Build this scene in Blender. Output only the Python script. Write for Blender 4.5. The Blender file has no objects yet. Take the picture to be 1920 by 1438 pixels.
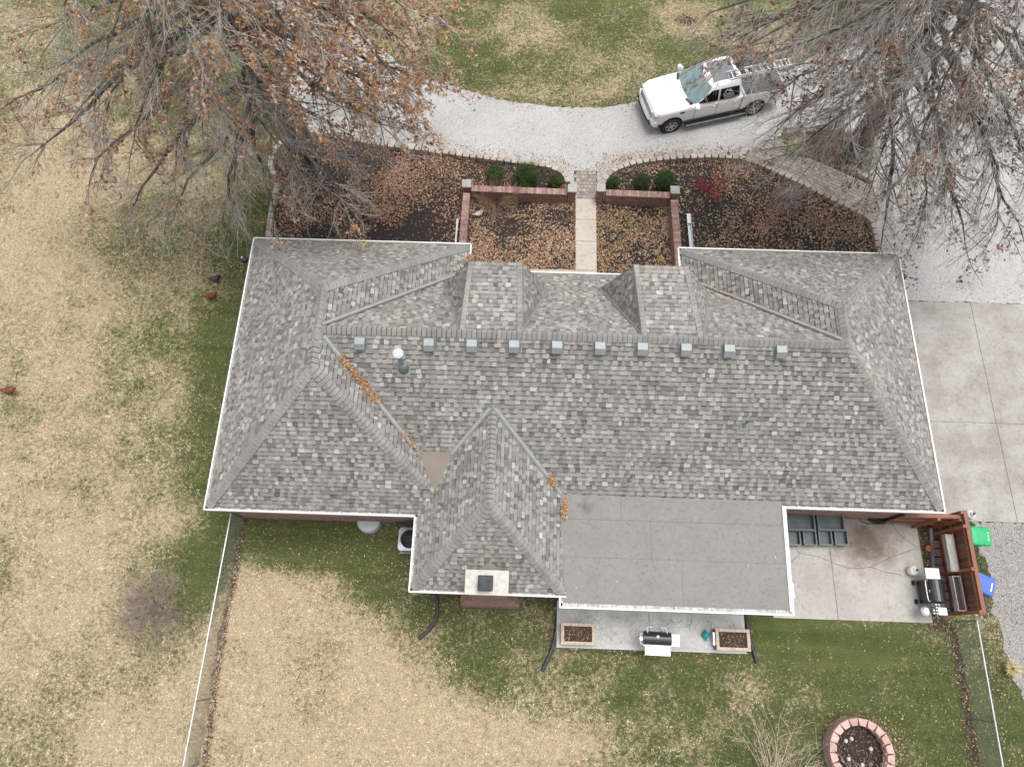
import bpy, bmesh, math, random
import numpy as np
from mathutils import Vector, Matrix
from mathutils.geometry import tessellate_polygon

# ------------------------------------------------------------------ camera, world, sun
S = bpy.context.scene
C = S.collection
FPX, TH, PHI, CH = 1330., math.radians(20.45), math.radians(1.85), 24.5
cd = bpy.data.cameras.new('camera'); cam = bpy.data.objects.new('camera', cd); C.objects.link(cam)
cam.location = (0, 0, CH); cam.rotation_euler = (TH, 0, PHI)
cd.sensor_width = 36; cd.lens = FPX / 1920 * 36; cd.clip_end = 2000
S.camera = cam
W = bpy.data.worlds.new("World"); S.world = W; W.use_nodes = True
nt = W.node_tree; bg = nt.nodes['Background']
sky = nt.nodes.new('ShaderNodeTexSky'); sky.sky_type = 'NISHITA'; sky.sun_disc = False
SUN_EL, SUN_AZ = math.radians(78), math.radians(50)
sky.sun_elevation = SUN_EL; sky.sun_rotation = SUN_AZ; sky.dust_density = 4
hs = nt.nodes.new('ShaderNodeHueSaturation'); hs.inputs['Saturation'].default_value = .14
nt.links.new(sky.outputs[0], hs.inputs['Color']); nt.links.new(hs.outputs[0], bg.inputs['Color'])
bg.inputs['Strength'].default_value = .15
sl = bpy.data.lights.new('sun', 'SUN'); sl.energy = 1.0; sl.angle = math.radians(30); sl.color = (1, .97, .92)
so = bpy.data.objects.new('sun', sl); C.objects.link(so)
sd = Vector((math.sin(SUN_AZ) * math.cos(SUN_EL), math.cos(SUN_AZ) * math.cos(SUN_EL), math.sin(SUN_EL)))
so.rotation_euler = sd.to_track_quat('Z', 'Y').to_euler(); so.location = (0, 0, 60)
S.view_settings.view_transform = 'Standard'; S.view_settings.look = 'None'
S.view_settings.exposure = 0.66; S.view_settings.gamma = 1

# ------------------------------------------------------------------ helpers
def P(px, py, z=0.):
    x = px - 960; u = 719 - py
    y = FPX * math.sin(TH) + u * math.cos(TH); d = FPX * math.cos(TH) - u * math.sin(TH)
    s = (CH - z) / d; x *= s; y *= s
    return Vector((x * math.cos(PHI) - y * math.sin(PHI), x * math.sin(PHI) + y * math.cos(PHI), z))
def PP(l, z=0.): return [P(a, b, z) for a, b in l]
def tag(o, label=None, cat=None, group=None, kind=None):
    if label: o['label'] = label
    if cat: o['category'] = cat
    if group: o['group'] = group
    if kind: o['kind'] = kind
    return o
def empty(name, loc, rz=0, label=None, cat=None, group=None):
    o = bpy.data.objects.new(name, None); C.objects.link(o); o.location = loc; o.rotation_euler = (0, 0, rz)
    o.empty_display_size = .2
    return tag(o, label, cat, group)
rnd = random.Random(5)

class MB:
    def __init__(s): s.v = []; s.f = []; s.c = []; s.m = []; s.mi = 0; s.col = (1, 1, 1)
    def face(s, pts, col=None, mi=None):
        n = len(s.v); s.v += [tuple(p) for p in pts]; s.f.append(tuple(range(n, n + len(pts))))
        s.c.append(col or s.col); s.m.append(s.mi if mi is None else mi)
    def add(s, vs, fs, col=None):
        n = len(s.v); s.v += [tuple(p) for p in vs]
        for f in fs: s.f.append(tuple(i + n for i in f)); s.c.append(col or s.col); s.m.append(s.mi)
    def box(s, x0, x1, y0, y1, z0, z1, col=None, M=None):
        vs = [Vector((x, y, z)) for z in (z0, z1) for y in (y0, y1) for x in (x0, x1)]
        if M is not None: vs = [M @ v for v in vs]
        s.add(vs, [(0, 2, 3, 1), (4, 5, 7, 6), (0, 1, 5, 4), (2, 6, 7, 3), (0, 4, 6, 2), (1, 3, 7, 5)], col)
    def bar(s, a, b, w, h, up=(0, 0, 1), col=None):
        a = Vector(a); b = Vector(b); d = b - a; L = d.length; d.normalize()
        u = Vector(up); sx = d.cross(u)
        if sx.length < 1e-4: sx = d.cross(Vector((1, 0, 0)))
        sx.normalize(); u = sx.cross(d).normalized()
        M = Matrix(((d.x, sx.x, u.x, a.x), (d.y, sx.y, u.y, a.y), (d.z, sx.z, u.z, a.z), (0, 0, 0, 1)))
        s.box(0, L, -w / 2, w / 2, -h / 2, h / 2, col, M)
    def rings(s, R, cap=True, closed=True, col=None):
        n = len(R[0]); vs = [p for r in R for p in r]; fs = []
        for i in range(len(R) - 1):
            for j in range(n if closed else n - 1):
                k = (j + 1) % n; fs.append((i * n + j, i * n + k, (i + 1) * n + k, (i + 1) * n + j))
        if cap: fs += [tuple(reversed(range(n))), tuple(range((len(R) - 1) * n, len(R) * n))]
        s.add(vs, fs, col)
    def tube(s, pts, r, n=8, cap=True, col=None):
        pts = [Vector(p) for p in pts]; R = []
        if not hasattr(r, '__len__'): r = [r] * len(pts)
        u = None
        for i, p in enumerate(pts):
            d = (pts[min(i + 1, len(pts) - 1)] - pts[max(i - 1, 0)]).normalized()
            if u is None:
                u = d.cross(Vector((0, 0, 1)))
                if u.length < 1e-3: u = d.cross(Vector((1, 0, 0)))
            u = (u - d * u.dot(d)).normalized(); w = d.cross(u)
            R.append([p + (u * math.cos(t) + w * math.sin(t)) * r[i] for t in [2 * math.pi * k / n for k in range(n)]])
        s.rings(R, cap, True, col)
    def cyl(s, x, y, z0, z1, r0, r1=None, n=20, col=None, cap=True):
        r1 = r0 if r1 is None else r1
        s.rings([[(x + r * math.cos(2 * math.pi * k / n), y + r * math.sin(2 * math.pi * k / n), z) for k in range(n)] for z, r in ((z0, r0), (z1, r1))], cap, True, col)
    def lathe(s, x, y, prof, n=24, col=None):
        s.rings([[(x + r * math.cos(2 * math.pi * k / n), y + r * math.sin(2 * math.pi * k / n), z) for k in range(n)] for r, z in prof], True, True, col)
    def prism(s, poly, z0, z1, col=None, top_only=False):
        poly = [Vector((p[0], p[1], 0)) for p in poly]; n = len(poly)
        tr = tessellate_polygon([poly])
        vs = [(p.x, p.y, z1) for p in poly]; 
        a = sum(poly[i].x * poly[(i + 1) % n].y - poly[(i + 1) % n].x * poly[i].y for i in range(n))
        fs = []
        for t in tr:
            A, B, D = [poly[i] for i in t]
            fs.append(t if (B - A).cross(D - A).z > 0 else t[::-1])
        s.add(vs, fs, col)
        if not top_only:
            for i in range(n):
                p, q = (poly[i], poly[(i + 1) % n]) if a > 0 else (poly[(i + 1) % n], poly[i])
                s.face([(p.x, p.y, z0), (q.x, q.y, z0), (q.x, q.y, z1), (p.x, p.y, z1)], col)
    def build(s, name, mats, parent=None, smooth=False, bevel=0, sub=0, local=False):
        me = bpy.data.meshes.new(name); me.from_pydata(s.v, [], s.f)
        if not isinstance(mats, (list, tuple)): mats = [mats]
        for m in mats: me.materials.append(m)
        me.polygons.foreach_set('material_index', s.m)
        at = me.attributes.new('Col', 'FLOAT_COLOR', 'CORNER')
        ca = np.array([tuple(c) + (1,) for c in s.c], dtype=np.float32).reshape(-1, 4)
        ln = np.array([len(f) for f in s.f]); at.data.foreach_set('color', np.repeat(ca, ln, axis=0).ravel())
        if smooth: me.polygons.foreach_set('use_smooth', [True] * len(s.f))
        o = bpy.data.objects.new(name, me); C.objects.link(o)
        if smooth or sub:
            bm = bmesh.new(); bm.from_mesh(me); bmesh.ops.remove_doubles(bm, verts=bm.verts, dist=1e-4); bm.to_mesh(me); bm.free()
        if bevel:
            if not smooth:
                bm = bmesh.new(); bm.from_mesh(me); bmesh.ops.remove_doubles(bm, verts=bm.verts, dist=1e-4); bm.to_mesh(me); bm.free()
            b = o.modifiers.new('b', 'BEVEL'); b.width = bevel; b.segments = 2; b.limit_method = 'ANGLE'
        if sub:
            b = o.modifiers.new('s', 'SUBSURF'); b.levels = sub; b.render_levels = sub
        if parent is not None:
            o.parent = parent
            if not local:   # verts were given in world space: cancel the parents' transform
                q = parent; M = Matrix.Identity(4)
                while q is not None:
                    M = Matrix.LocRotScale(q.location, q.rotation_euler, q.scale) @ M; q = q.parent
                me.transform(M.inverted())
        return o

def npmesh(name, V, loops, ls, mat, parent=None, col=None, smooth=False):
    me = bpy.data.meshes.new(name)
    me.vertices.add(len(V)); me.vertices.foreach_set('co', np.asarray(V, np.float32).ravel())
    me.loops.add(len(loops)); me.loops.foreach_set('vertex_index', np.asarray(loops, np.int32))
    me.polygons.add(len(ls)); me.polygons.foreach_set('loop_start', np.asarray(ls, np.int32))
    if smooth: me.polygons.foreach_set('use_smooth', np.ones(len(ls), bool))
    me.update(calc_edges=True)
    if col is not None:
        at = me.attributes.new('Col', 'FLOAT_COLOR', 'POINT')
        at.data.foreach_set('color', np.hstack([col, np.ones((len(col), 1))]).astype(np.float32).ravel())
    me.materials.append(mat)
    o = bpy.data.objects.new(name, me); C.objects.link(o)
    if parent is not None:
        o.parent = parent; me.transform(Matrix.LocRotScale(parent.location, parent.rotation_euler, parent.scale).inverted())
    return o

def sm(x): return x * x * (3 - 2 * x)
def vnoise(x, y, s, seed=0):
    x = np.asarray(x, float) / s + seed * 17.3; y = np.asarray(y, float) / s + seed * 9.1
    xi = np.floor(x); yi = np.floor(y); fx = sm(x - xi); fy = sm(y - yi)
    h = lambda a, b: np.modf(np.abs(np.sin(a * 127.1 + b * 311.7 + seed) * 43758.5453))[0]
    return (h(xi, yi) * (1 - fx) + h(xi + 1, yi) * fx) * (1 - fy) + (h(xi, yi + 1) * (1 - fx) + h(xi + 1, yi + 1) * fx) * fy
def fbm(x, y, s, seed=0): return (vnoise(x, y, s, seed) + .5 * vnoise(x, y, s / 2, seed + 1) + .25 * vnoise(x, y, s / 4, seed + 2)) / 1.75
def inpoly(poly, X, Y):
    r = np.zeros(X.shape, bool); n = len(poly)
    for i in range(n):
        x1, y1 = poly[i][0], poly[i][1]; x2, y2 = poly[(i + 1) % n][0], poly[(i + 1) % n][1]
        if y1 == y2: continue
        r ^= ((y1 > Y) != (y2 > Y)) & (X < (x2 - x1) * (Y - y1) / (y2 - y1) + x1)
    return r
def pdist(poly, X, Y, closed=True):
    D = np.full(X.shape, 1e9); n = len(poly)
    for i in range(n if closed else n - 1):
        a = poly[i]; b = poly[(i + 1) % n]; dx, dy = b[0] - a[0], b[1] - a[1]
        t = np.clip(((X - a[0]) * dx + (Y - a[1]) * dy) / (dx * dx + dy * dy + 1e-9), 0, 1)
        D = np.minimum(D, np.hypot(X - a[0] - t * dx, Y - a[1] - t * dy))
    return D
def ragged(poly, amp=.06, step=.15, seed=3):
    r = random.Random(seed); out = []; n = len(poly)
    for i in range(n):
        a = Vector(poly[i][:2]); b = Vector(poly[(i + 1) % n][:2]); L = (b - a).length; k = max(1, int(L / step)) if L < 30 else 1
        for j in range(k):
            p = a.lerp(b, j / k)
            if k > 1: p = p + Vector((r.uniform(-amp, amp), r.uniform(-amp, amp)))
            out.append(p)
    return out
def spline(pts, k=4):
    out = []; pts = [Vector(p) for p in pts]
    for i in range(len(pts) - 1):
        p0 = pts[max(i - 1, 0)]; p1 = pts[i]; p2 = pts[i + 1]; p3 = pts[min(i + 2, len(pts) - 1)]
        for j in range(k):
            t = j / k
            out.append(.5 * ((2 * p1) + (p2 - p0) * t + (2 * p0 - 5 * p1 + 4 * p2 - p3) * t * t + (3 * p1 - p0 - 3 * p2 + p3) * t ** 3))
    return out + [pts[-1]]

# ------------------------------------------------------------------ materials
def mk(name): 
    m = bpy.data.materials.new(name); m.use_nodes = True
    n = m.node_tree.nodes; return m, m.node_tree, n, m.node_tree.links, n['Principled BSDF']
def N(nt, t, **kw):
    n = nt.nodes.new(t)
    for k, v in kw.items():
        if k in n.inputs: n.inputs[k].default_value = v
        else: setattr(n, k, v)
    return n
def noise(nt, vec, scale, detail=3, rough=.6):
    n = N(nt, 'ShaderNodeTexNoise', Scale=scale, Detail=detail, Roughness=rough); nt.links.new(vec, n.inputs['Vector']); return n.outputs['Fac']
def ramp(nt, fac, stops):
    n = nt.nodes.new('ShaderNodeValToRGB'); nt.links.new(fac, n.inputs[0]); e = n.color_ramp.elements
    while len(e) < len(stops): e.new(.5)
    for i, (p, c) in enumerate(stops):
        e[i].position = p; e[i].color = tuple(c) + (1,) if len(c) == 3 else c
    return n.outputs[0]
def mix(nt, fac, a, b, mode='MIX'):
    n = nt.nodes.new('ShaderNodeMix'); n.data_type = 'RGBA'; n.blend_type = mode
    for v, s in ((fac, 0), (a, 6), (b, 7)):
        if isinstance(v, bpy.types.NodeSocket): nt.links.new(v, n.inputs[s])
        elif s == 0: n.inputs[s].default_value = v
        else: n.inputs[s].default_value = tuple(v) + (1,) if len(v) == 3 else v
    return n.outputs[2]
def math_(nt, op, a, b=0., c=None):
    n = nt.nodes.new('ShaderNodeMath'); n.operation = op
    for v, i in ((a, 0), (b, 1), (c, 2)):
        if v is None: continue
        if isinstance(v, bpy.types.NodeSocket): nt.links.new(v, n.inputs[i])
        else: n.inputs[i].default_value = v
    return n.outputs[0]
def pos(nt): return nt.nodes.new('ShaderNodeNewGeometry').outputs['Position']
def attr(nt, nm): n = nt.nodes.new('ShaderNodeAttribute'); n.attribute_name = nm; return n
def bump(nt, h, bsdf, strength=.4, dist=.01):
    b = N(nt, 'ShaderNodeBump', Strength=strength, Distance=dist); nt.links.new(h, b.inputs['Height']); nt.links.new(b.outputs[0], bsdf.inputs['Normal'])
def simple(name, c, rough=.6, metal=0., var=.15, sc=6., bs=0., usecol=False, coat=0.):
    m, t, n, l, b = mk(name); p = pos(t)
    f = noise(t, p, sc, 4)
    base = c
    if usecol: base = mix(t, 1., c, attr(t, 'Col').outputs['Color'], 'MULTIPLY')
    v = ramp(t, f, [(.3, (1 - var,) * 3), (.7, (1 + var,) * 3)])
    l.new(mix(t, 1., base, v, 'MULTIPLY'), b.inputs['Base Color'])
    b.inputs['Roughness'].default_value = rough; b.inputs['Metallic'].default_value = metal
    if coat: b.inputs['Coat Weight'].default_value = coat
    if bs: bump(t, noise(t, p, sc * 8, 3), b, bs, .01)
    return m

def m_shingle():
    m, t, n, l, b = mk('shingle'); p = pos(t)
    c = attr(t, 'Col').outputs['Color']
    g = ramp(t, noise(t, p, 130, 2, .8), [(.3, (.72,) * 3), (.72, (1.3,) * 3)])
    big = ramp(t, noise(t, p, .7, 4), [(.3, (.9, .9, .9)), (.7, (1.09, 1.085, 1.07))])
    mp = N(t, 'ShaderNodeMapping'); mp.inputs['Scale'].default_value = (3.2, .45, .45); l.new(p, mp.inputs[0])
    stn = mix(t, 1., ramp(t, noise(t, p, 3.5, 5, .7), [(.35, (.92,) * 3), (.7, (1.07,) * 3)]), ramp(t, noise(t, mp.outputs[0], 1.4, 4, .7), [(.32, (.86, .86, .865)), (.6, (1.05, 1.045, 1.03))]), 'MULTIPLY')
    x = mix(t, 1., mix(t, 1., c, g, 'MULTIPLY'), big, 'MULTIPLY')
    l.new(mix(t, 1., x, stn, 'MULTIPLY'), b.inputs['Base Color']); b.inputs['Roughness'].default_value = .9
    bump(t, noise(t, p, 260, 2), b, .5, .004); return m
def m_lawn():
    m, t, n, l, b = mk('lawn'); p = pos(t)
    ta = attr(t, 'tan').outputs['Fac']; di = attr(t, 'dirt').outputs['Fac']
    n1 = noise(t, p, .9, 5, .65); n2 = noise(t, p, 6, 5, .7); n3 = noise(t, p, 9, 5, .8); n4 = noise(t, p, 42, 3, .8)
    s = math_(t, 'ADD', math_(t, 'MULTIPLY', n1, .5), math_(t, 'MULTIPLY', n2, .6))
    s = math_(t, 'ADD', math_(t, 'MULTIPLY', s, .95), math_(t, 'MULTIPLY', n3, .8))           # mean ~.9
    f = math_(t, 'ADD', math_(t, 'MULTIPLY', math_(t, 'SUBTRACT', s, .93), 3.2), ta)
    fac = ramp(t, f, [(.15, (0, 0, 0)), (.9, (1, 1, 1))])
    tan = ramp(t, n4, [(.32, (.13, .10, .055)), (.43, (.34, .27, .17)), (.54, (.58, .475, .33)), (.68, (.80, .69, .52))])
    tan = mix(t, 1., tan, ramp(t, n2, [(.3, (.86, .80, .70)), (.55, (1.0, .98, .95)), (.75, (1.08, 1.06, 1.0))]), 'MULTIPLY')
    grn = ramp(t, n4, [(.32, (.018, .025, .008)), (.44, (.062, .083, .026)), (.56, (.125, .148, .052)), (.70, (.32, .31, .16))])
    grn = mix(t, 1., grn, ramp(t, noise(t, p, 2.2, 4), [(.3, (.78, .86, .75)), (.7, (1.2, 1.08, 1.1))]), 'MULTIPLY')
    mp = N(t, 'ShaderNodeMapping'); mp.inputs['Scale'].default_value = (.12, 2.2, 1); mp.inputs['Rotation'].default_value = (0, 0, .06); l.new(p, mp.inputs[0])
    grn = mix(t, 1., grn, ramp(t, noise(t, mp.outputs[0], 1.0, 2), [(.35, (.80, .85, .8)), (.65, (1.2, 1.16, 1.15))]), 'MULTIPLY')
    base = mix(t, fac, grn, tan)
    dirt = ramp(t, n3, [(.3, (.03, .022, .018)), (.5, (.09, .065, .05)), (.7, (.22, .17, .14))])
    df = ramp(t, math_(t, 'ADD', math_(t, 'MULTIPLY', math_(t, 'SUBTRACT', n2, .5), 1.6), di), [(.4, (0, 0, 0)), (.62, (1, 1, 1))])
    l.new(mix(t, df, base, dirt), b.inputs['Base Color']); b.inputs['Roughness'].default_value = .95
    b.inputs['Specular IOR Level'].default_value = .15
    bump(t, math_(t, 'ADD', n4, n3), b, .9, .05); return m
def m_gravel(name, c0, c1, dark=.25):
    m, t, n, l, b = mk(name); p = pos(t)
    v = N(t, 'ShaderNodeTexVoronoi', Scale=38.); l.new(p, v.inputs['Vector'])
    st = ramp(t, v.outputs['Color'], [(0, c0), (1, c1)])
    big = ramp(t, noise(t, p, .35, 5, .65), [(.32, (.86, .86, .875)), (.65, (1.05, 1.05, 1.06))])
    pit = ramp(t, noise(t, p, 14, 5, .8), [(.30, (dark,) * 3), (.40, (1,) * 3)])
    gap = ramp(t, v.outputs['Distance'], [(0, (1,) * 3), (.8, (.72,) * 3)])
    x = mix(t, 1., mix(t, 1., st, big, 'MULTIPLY'), pit, 'MULTIPLY')
    l.new(mix(t, 1., x, gap, 'MULTIPLY'), b.inputs['Base Color']); b.inputs['Roughness'].default_value = .95
    bump(t, v.outputs['Distance'], b, .5, .02); return m
def m_concrete(name, c, stain=(.6, .52, .46), ss=.5, blot=None, bk=2.2):
    m, t, n, l, b = mk(name); p = pos(t)
    a = ramp(t, noise(t, p, ss, 6, .65), [(.38, stain), (.6, (1, 1, 1))])
    s = ramp(t, noise(t, p, 9, 6, .75), [(.28, (.62, .6, .58)), (.45, (.97,) * 3), (.7, (1.08,) * 3)])
    sp = ramp(t, noise(t, p, 45, 3, .7), [(.28, (.6,) * 3), (.42, (1,) * 3)])
    if blot:      # one rusty brown stain with its own place
        vm = t.nodes.new('ShaderNodeVectorMath'); vm.operation = 'DISTANCE'; l.new(p, vm.inputs[0]); vm.inputs[1].default_value = blot
        dd = math_(t, 'ADD', vm.outputs['Value'], math_(t, 'MULTIPLY', noise(t, p, 1.6, 5, .7), bk))
        a = mix(t, 1., a, ramp(t, math_(t, 'MULTIPLY', dd, .25 if bk > 2 else .7), [(.34, (.42, .34, .29)), (.60, (1, 1, 1))]), 'MULTIPLY')
    x = mix(t, 1., mix(t, 1., c, a, 'MULTIPLY'), s, 'MULTIPLY')
    l.new(mix(t, .7, x, mix(t, 1., x, sp, 'MULTIPLY')), b.inputs['Base Color']); b.inputs['Roughness'].default_value = .85
    bump(t, noise(t, p, 90, 3), b, .25, .005); return m
def m_brick(name='brick', a=(.28, .135, .10), bb=(.165, .078, .062), mortar=(.36, .33, .30), flat=False):
    m, t, n, l, b = mk(name); p = pos(t)
    sx = nt_sep(t, p)
    cx = t.nodes.new('ShaderNodeCombineXYZ')
    if flat: l.new(sx[0], cx.inputs[0]); l.new(sx[1], cx.inputs[1])
    else: l.new(math_(t, 'ADD', sx[0], sx[1]), cx.inputs[0]); l.new(sx[2], cx.inputs[1])
    k = N(t, 'ShaderNodeTexBrick', Scale=1.); l.new(cx.outputs[0], k.inputs['Vector'])
    k.inputs['Color1'].default_value = a + (1,); k.inputs['Color2'].default_value = bb + (1,); k.inputs['Mortar'].default_value = mortar + (1,)
    k.inputs['Mortar Size'].default_value = .008; k.inputs['Brick Width'].default_value = .2; k.inputs['Row Height'].default_value = .067; k.inputs['Bias'].default_value = -.1
    v = ramp(t, noise(t, p, 4, 5, .7), [(.3, (.6, .6, .6)), (.65, (1.2, 1.15, 1.1))])
    l.new(mix(t, 1., k.outputs['Color'], v, 'MULTIPLY'), b.inputs['Base Color']); b.inputs['Roughness'].default_value = .9
    bump(t, k.outputs['Fac'], b, -.4, .006); return m
def nt_sep(t, p):
    s = t.nodes.new('ShaderNodeSeparateXYZ'); t.links.new(p, s.inputs[0]); return s.outputs
def m_leaf():
    m, t, n, l, b = mk('leaf'); p = pos(t)
    c = mix(t, 1., attr(t, 'Col').outputs['Color'], ramp(t, noise(t, p, 40, 2), [(.3, (.8,) * 3), (.7, (1.2,) * 3)]), 'MULTIPLY')
    l.new(c, b.inputs['Base Color']); b.inputs['Roughness'].default_value = .65
    tr = t.nodes.new('ShaderNodeBsdfTranslucent'); l.new(c, tr.inputs['Color'])
    ms = t.nodes.new('ShaderNodeMixShader'); ms.inputs[0].default_value = .25
    l.new(b.outputs[0], ms.inputs[1]); l.new(tr.outputs[0], ms.inputs[2])
    l.new(ms.outputs[0], n['Material Output'].inputs['Surface']); return m
def m_wood(name, c, sc=(1, 1, 1)):
    m, t, n, l, b = mk(name); p = pos(t)
    mp = N(t, 'ShaderNodeMapping'); mp.inputs['Scale'].default_value = sc; l.new(p, mp.inputs[0])
    g = ramp(t, noise(t, mp.outputs[0], 5, 6, .7), [(.3, (.55,) * 3), (.7, (1.3,) * 3)])
    l.new(mix(t, 1., mix(t, 1., c, attr(t, 'Col').outputs['Color'], 'MULTIPLY'), g, 'MULTIPLY'), b.inputs['Base Color']); b.inputs['Roughness'].default_value = .8; return m

M = dict(
    shingle=m_shingle(), lawn=m_lawn(), leaf=m_leaf(),
    gravel=m_gravel('gravel', (.37, .362, .352), (.62, .612, .60)),
    gravel2=m_gravel('worn_gravel', (.17, .155, .14), (.52, .49, .46), .3),
    drive=m_concrete('old_concrete', (.365, .345, .325), (.76, .73, .70), .9),
    patio=m_concrete('patio_concrete', (.41, .385, .36), (.84, .82, .80), .7, P(1625, 1015)),
    porch=m_concrete('porch_concrete', (.52, .52, .51), (.75, .74, .73), 1.2),
    walk=m_concrete('walk_concrete', (.50, .44, .38), (.9, .88, .85), .8),
    brick=m_brick(), bricktop=m_brick('brick_coping', (.36, .17, .135), (.25, .13, .11), (.33, .30, .28), True),
    stone=simple('cap_stone', (.34, .345, .32), .9, var=.15, sc=12, bs=.3),
    block=simple('edging_block', (.36, .315, .27), .95, var=.25, sc=9, bs=.6, usecol=True),
    paver=simple('paver', (.30, .27, .245), .95, var=.2, sc=10, bs=.4, usecol=True),
    pinkblock=simple('red_block', (.55, .38, .345), .95, var=.2, sc=9, bs=.6, usecol=True),
    mulch=simple('mulch', (.030, .024, .022), 1., var=.75, sc=28, bs=1.),
    soil=simple('soil', (.06, .042, .033), 1., var=.6, sc=40, bs=1.),
    white=simple('white_metal', (.74, .745, .75), .4, var=.03, sc=3),
    gutter_in=simple('gutter_bed', (.45, .45, .44), .8, var=.4, sc=9),
    flash=simple('flashing', (.30, .30, .285), .55, metal=.3, var=.1, sc=5),
    flash2=simple('flashing_light', (.27, .285, .29), .6, var=.12, sc=5), rib=simple('flashing_rib', (.40, .40, .385), .6, var=.1, sc=5),
    membrane2=m_concrete('rolled_membrane', (.225, .22, .21), (.93, .92, .90), 1.1, P(1095, 950, 2.8), 1.1),
    membrane=simple('membrane', (.225, .212, .195), .95, var=.09, sc=1.3, bs=.3, usecol=True),
    vent=simple('vent_metal', (.25, .266, .272), .5, metal=.2, var=.07, sc=6, usecol=True),
    galv=simple('galvanised', (.50, .54, .56), .4, metal=.5, var=.12, sc=8),
    cement=simple('chimney_cement', (.50, .475, .43), .9, var=.18, sc=7, bs=.4),
    black=simple('black_metal', (.018, .02, .023), .35, var=.3, sc=6),
    dark=simple('dark_cavity', (.006, .006, .006), .9),
    plastic=simple('grey_plastic', (.12, .145, .145), .6, var=.15, sc=4, usecol=True),
    pipe=simple('corrugated_pipe', (.02, .022, .027), .5, var=.2, sc=20),
    green=simple('green_plastic', (.0, .36, .13), .45, var=.05, sc=3),
    dkgreen=simple('dark_green_plastic', (.0, .09, .06), .5, var=.1, sc=3),
    blue=simple('blue_plastic', (.045, .13, .45), .45, var=.05, sc=3),
    teal=simple('teal_plastic', (.0, .26, .26), .5, var=.1, sc=3),
    redwood=m_wood('red_stained_wood', (.195, .088, .057), (1, 6, 1)),
    graywood=m_wood('weathered_wood', (.34, .32, .31), (6, 1, 3)),
    tanwood=m_wood('tan_timber', (.50, .41, .32), (3, 3, 1)),
    bark=simple('bark', (.08, .074, .062), .95, var=.45, sc=14, bs=1., usecol=True),
    twig=simple('twig', (.48, .45, .425), .9, var=.2, sc=5, usecol=True),
    paint=simple('car_paint', (.80, .80, .81), .4, var=.01, sc=2, coat=.15),
    glass=simple('dark_glass', (.012, .014, .017), .06, var=.2, sc=2),
    wshield=simple('windshield', (.16, .25, .26), .08, var=.25, sc=3),
    sunroof=simple('roof_glass', (.16, .175, .19), .15, var=.08, sc=3),
    rubber=simple('rubber', (.02, .02, .021), .8, var=.3, sc=9),
    alloy=simple('alloy', (.42, .42, .43), .35, metal=.5, var=.1, sc=9),
    chrome=simple('chrome', (.55, .56, .57), .25, metal=.6, var=.1, sc=9),
    liner=simple('bed_liner', (.085, .085, .09), .7, var=.2, sc=5, usecol=True),
    red=simple('red_lens', (.5, .01, .02), .3),
    cover=simple('cloudy_plastic', (.46, .49, .50), .5, var=.1, sc=5),
    alum=simple('aluminium', (.66, .67, .68), .5, metal=.2, var=.06, sc=5),
    fluem=simple('flue_metal', (.035, .038, .045), .7, var=.5, sc=7),
    decal=simple('white_decal', (.75, .75, .75), .6, var=.02),
    feather=simple('feathers', (.8, .8, .8), .8, var=.25, sc=25, usecol=True),
    wire=simple('chain_wire', (.27, .29, .28), .5, metal=.4, var=.1, sc=9),
    crackm=simple('crack', (.055, .05, .045), 1.),
    siding=simple('siding', (.55, .55, .52), .7, var=.05),
)

# ------------------------------------------------------------------ ground
edgeL = [(569, 245), (620, 255), (700, 270), (780, 281), (860, 291), (920, 299), (980, 307), (1030, 314), (1053, 323), (1066, 338), (1070, 352)]
edgeR = [(1126, 352), (1131, 336), (1150, 320), (1180, 309), (1220, 302), (1270, 297), (1330, 295), (1385, 298), (1412, 305), (1450, 322), (1500, 345), (1560, 376), (1600, 395), (1630, 413), (1642, 440), (1648, 478)]
island = [(1790, -110), (1720, -30), (1650, 30), (1560, 85), (1480, 133), (1400, 156), (1300, 172), (1207, 190), (1130, 203), (1060, 202), (1000, 197), (930, 187), (870, 168), (800, 148), (745, 118), (690, 70), (650, 0), (635, -110)]
wL = [P(*p) for p in edgeL]; wR = [P(*p) for p in edgeR]
gpoly = PP([(450, -110), (475, 50), (515, 120), (550, 185), (575, 240)] + edgeL[1:-1] + [(1073, 352), (1122, 352)] + edgeR[1:8] + [(1440, 290), (1470, 240), (1560, 240), (1636, 262), (1630, 330), (1636, 400), (1645, 470), (1650, 520)]) + \
    [Vector((12.9, P(1700, 563).y, 0)), Vector((34, P(1700, 563).y - .1, 0)), Vector((34, 40, 0))] + PP(island)
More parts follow.
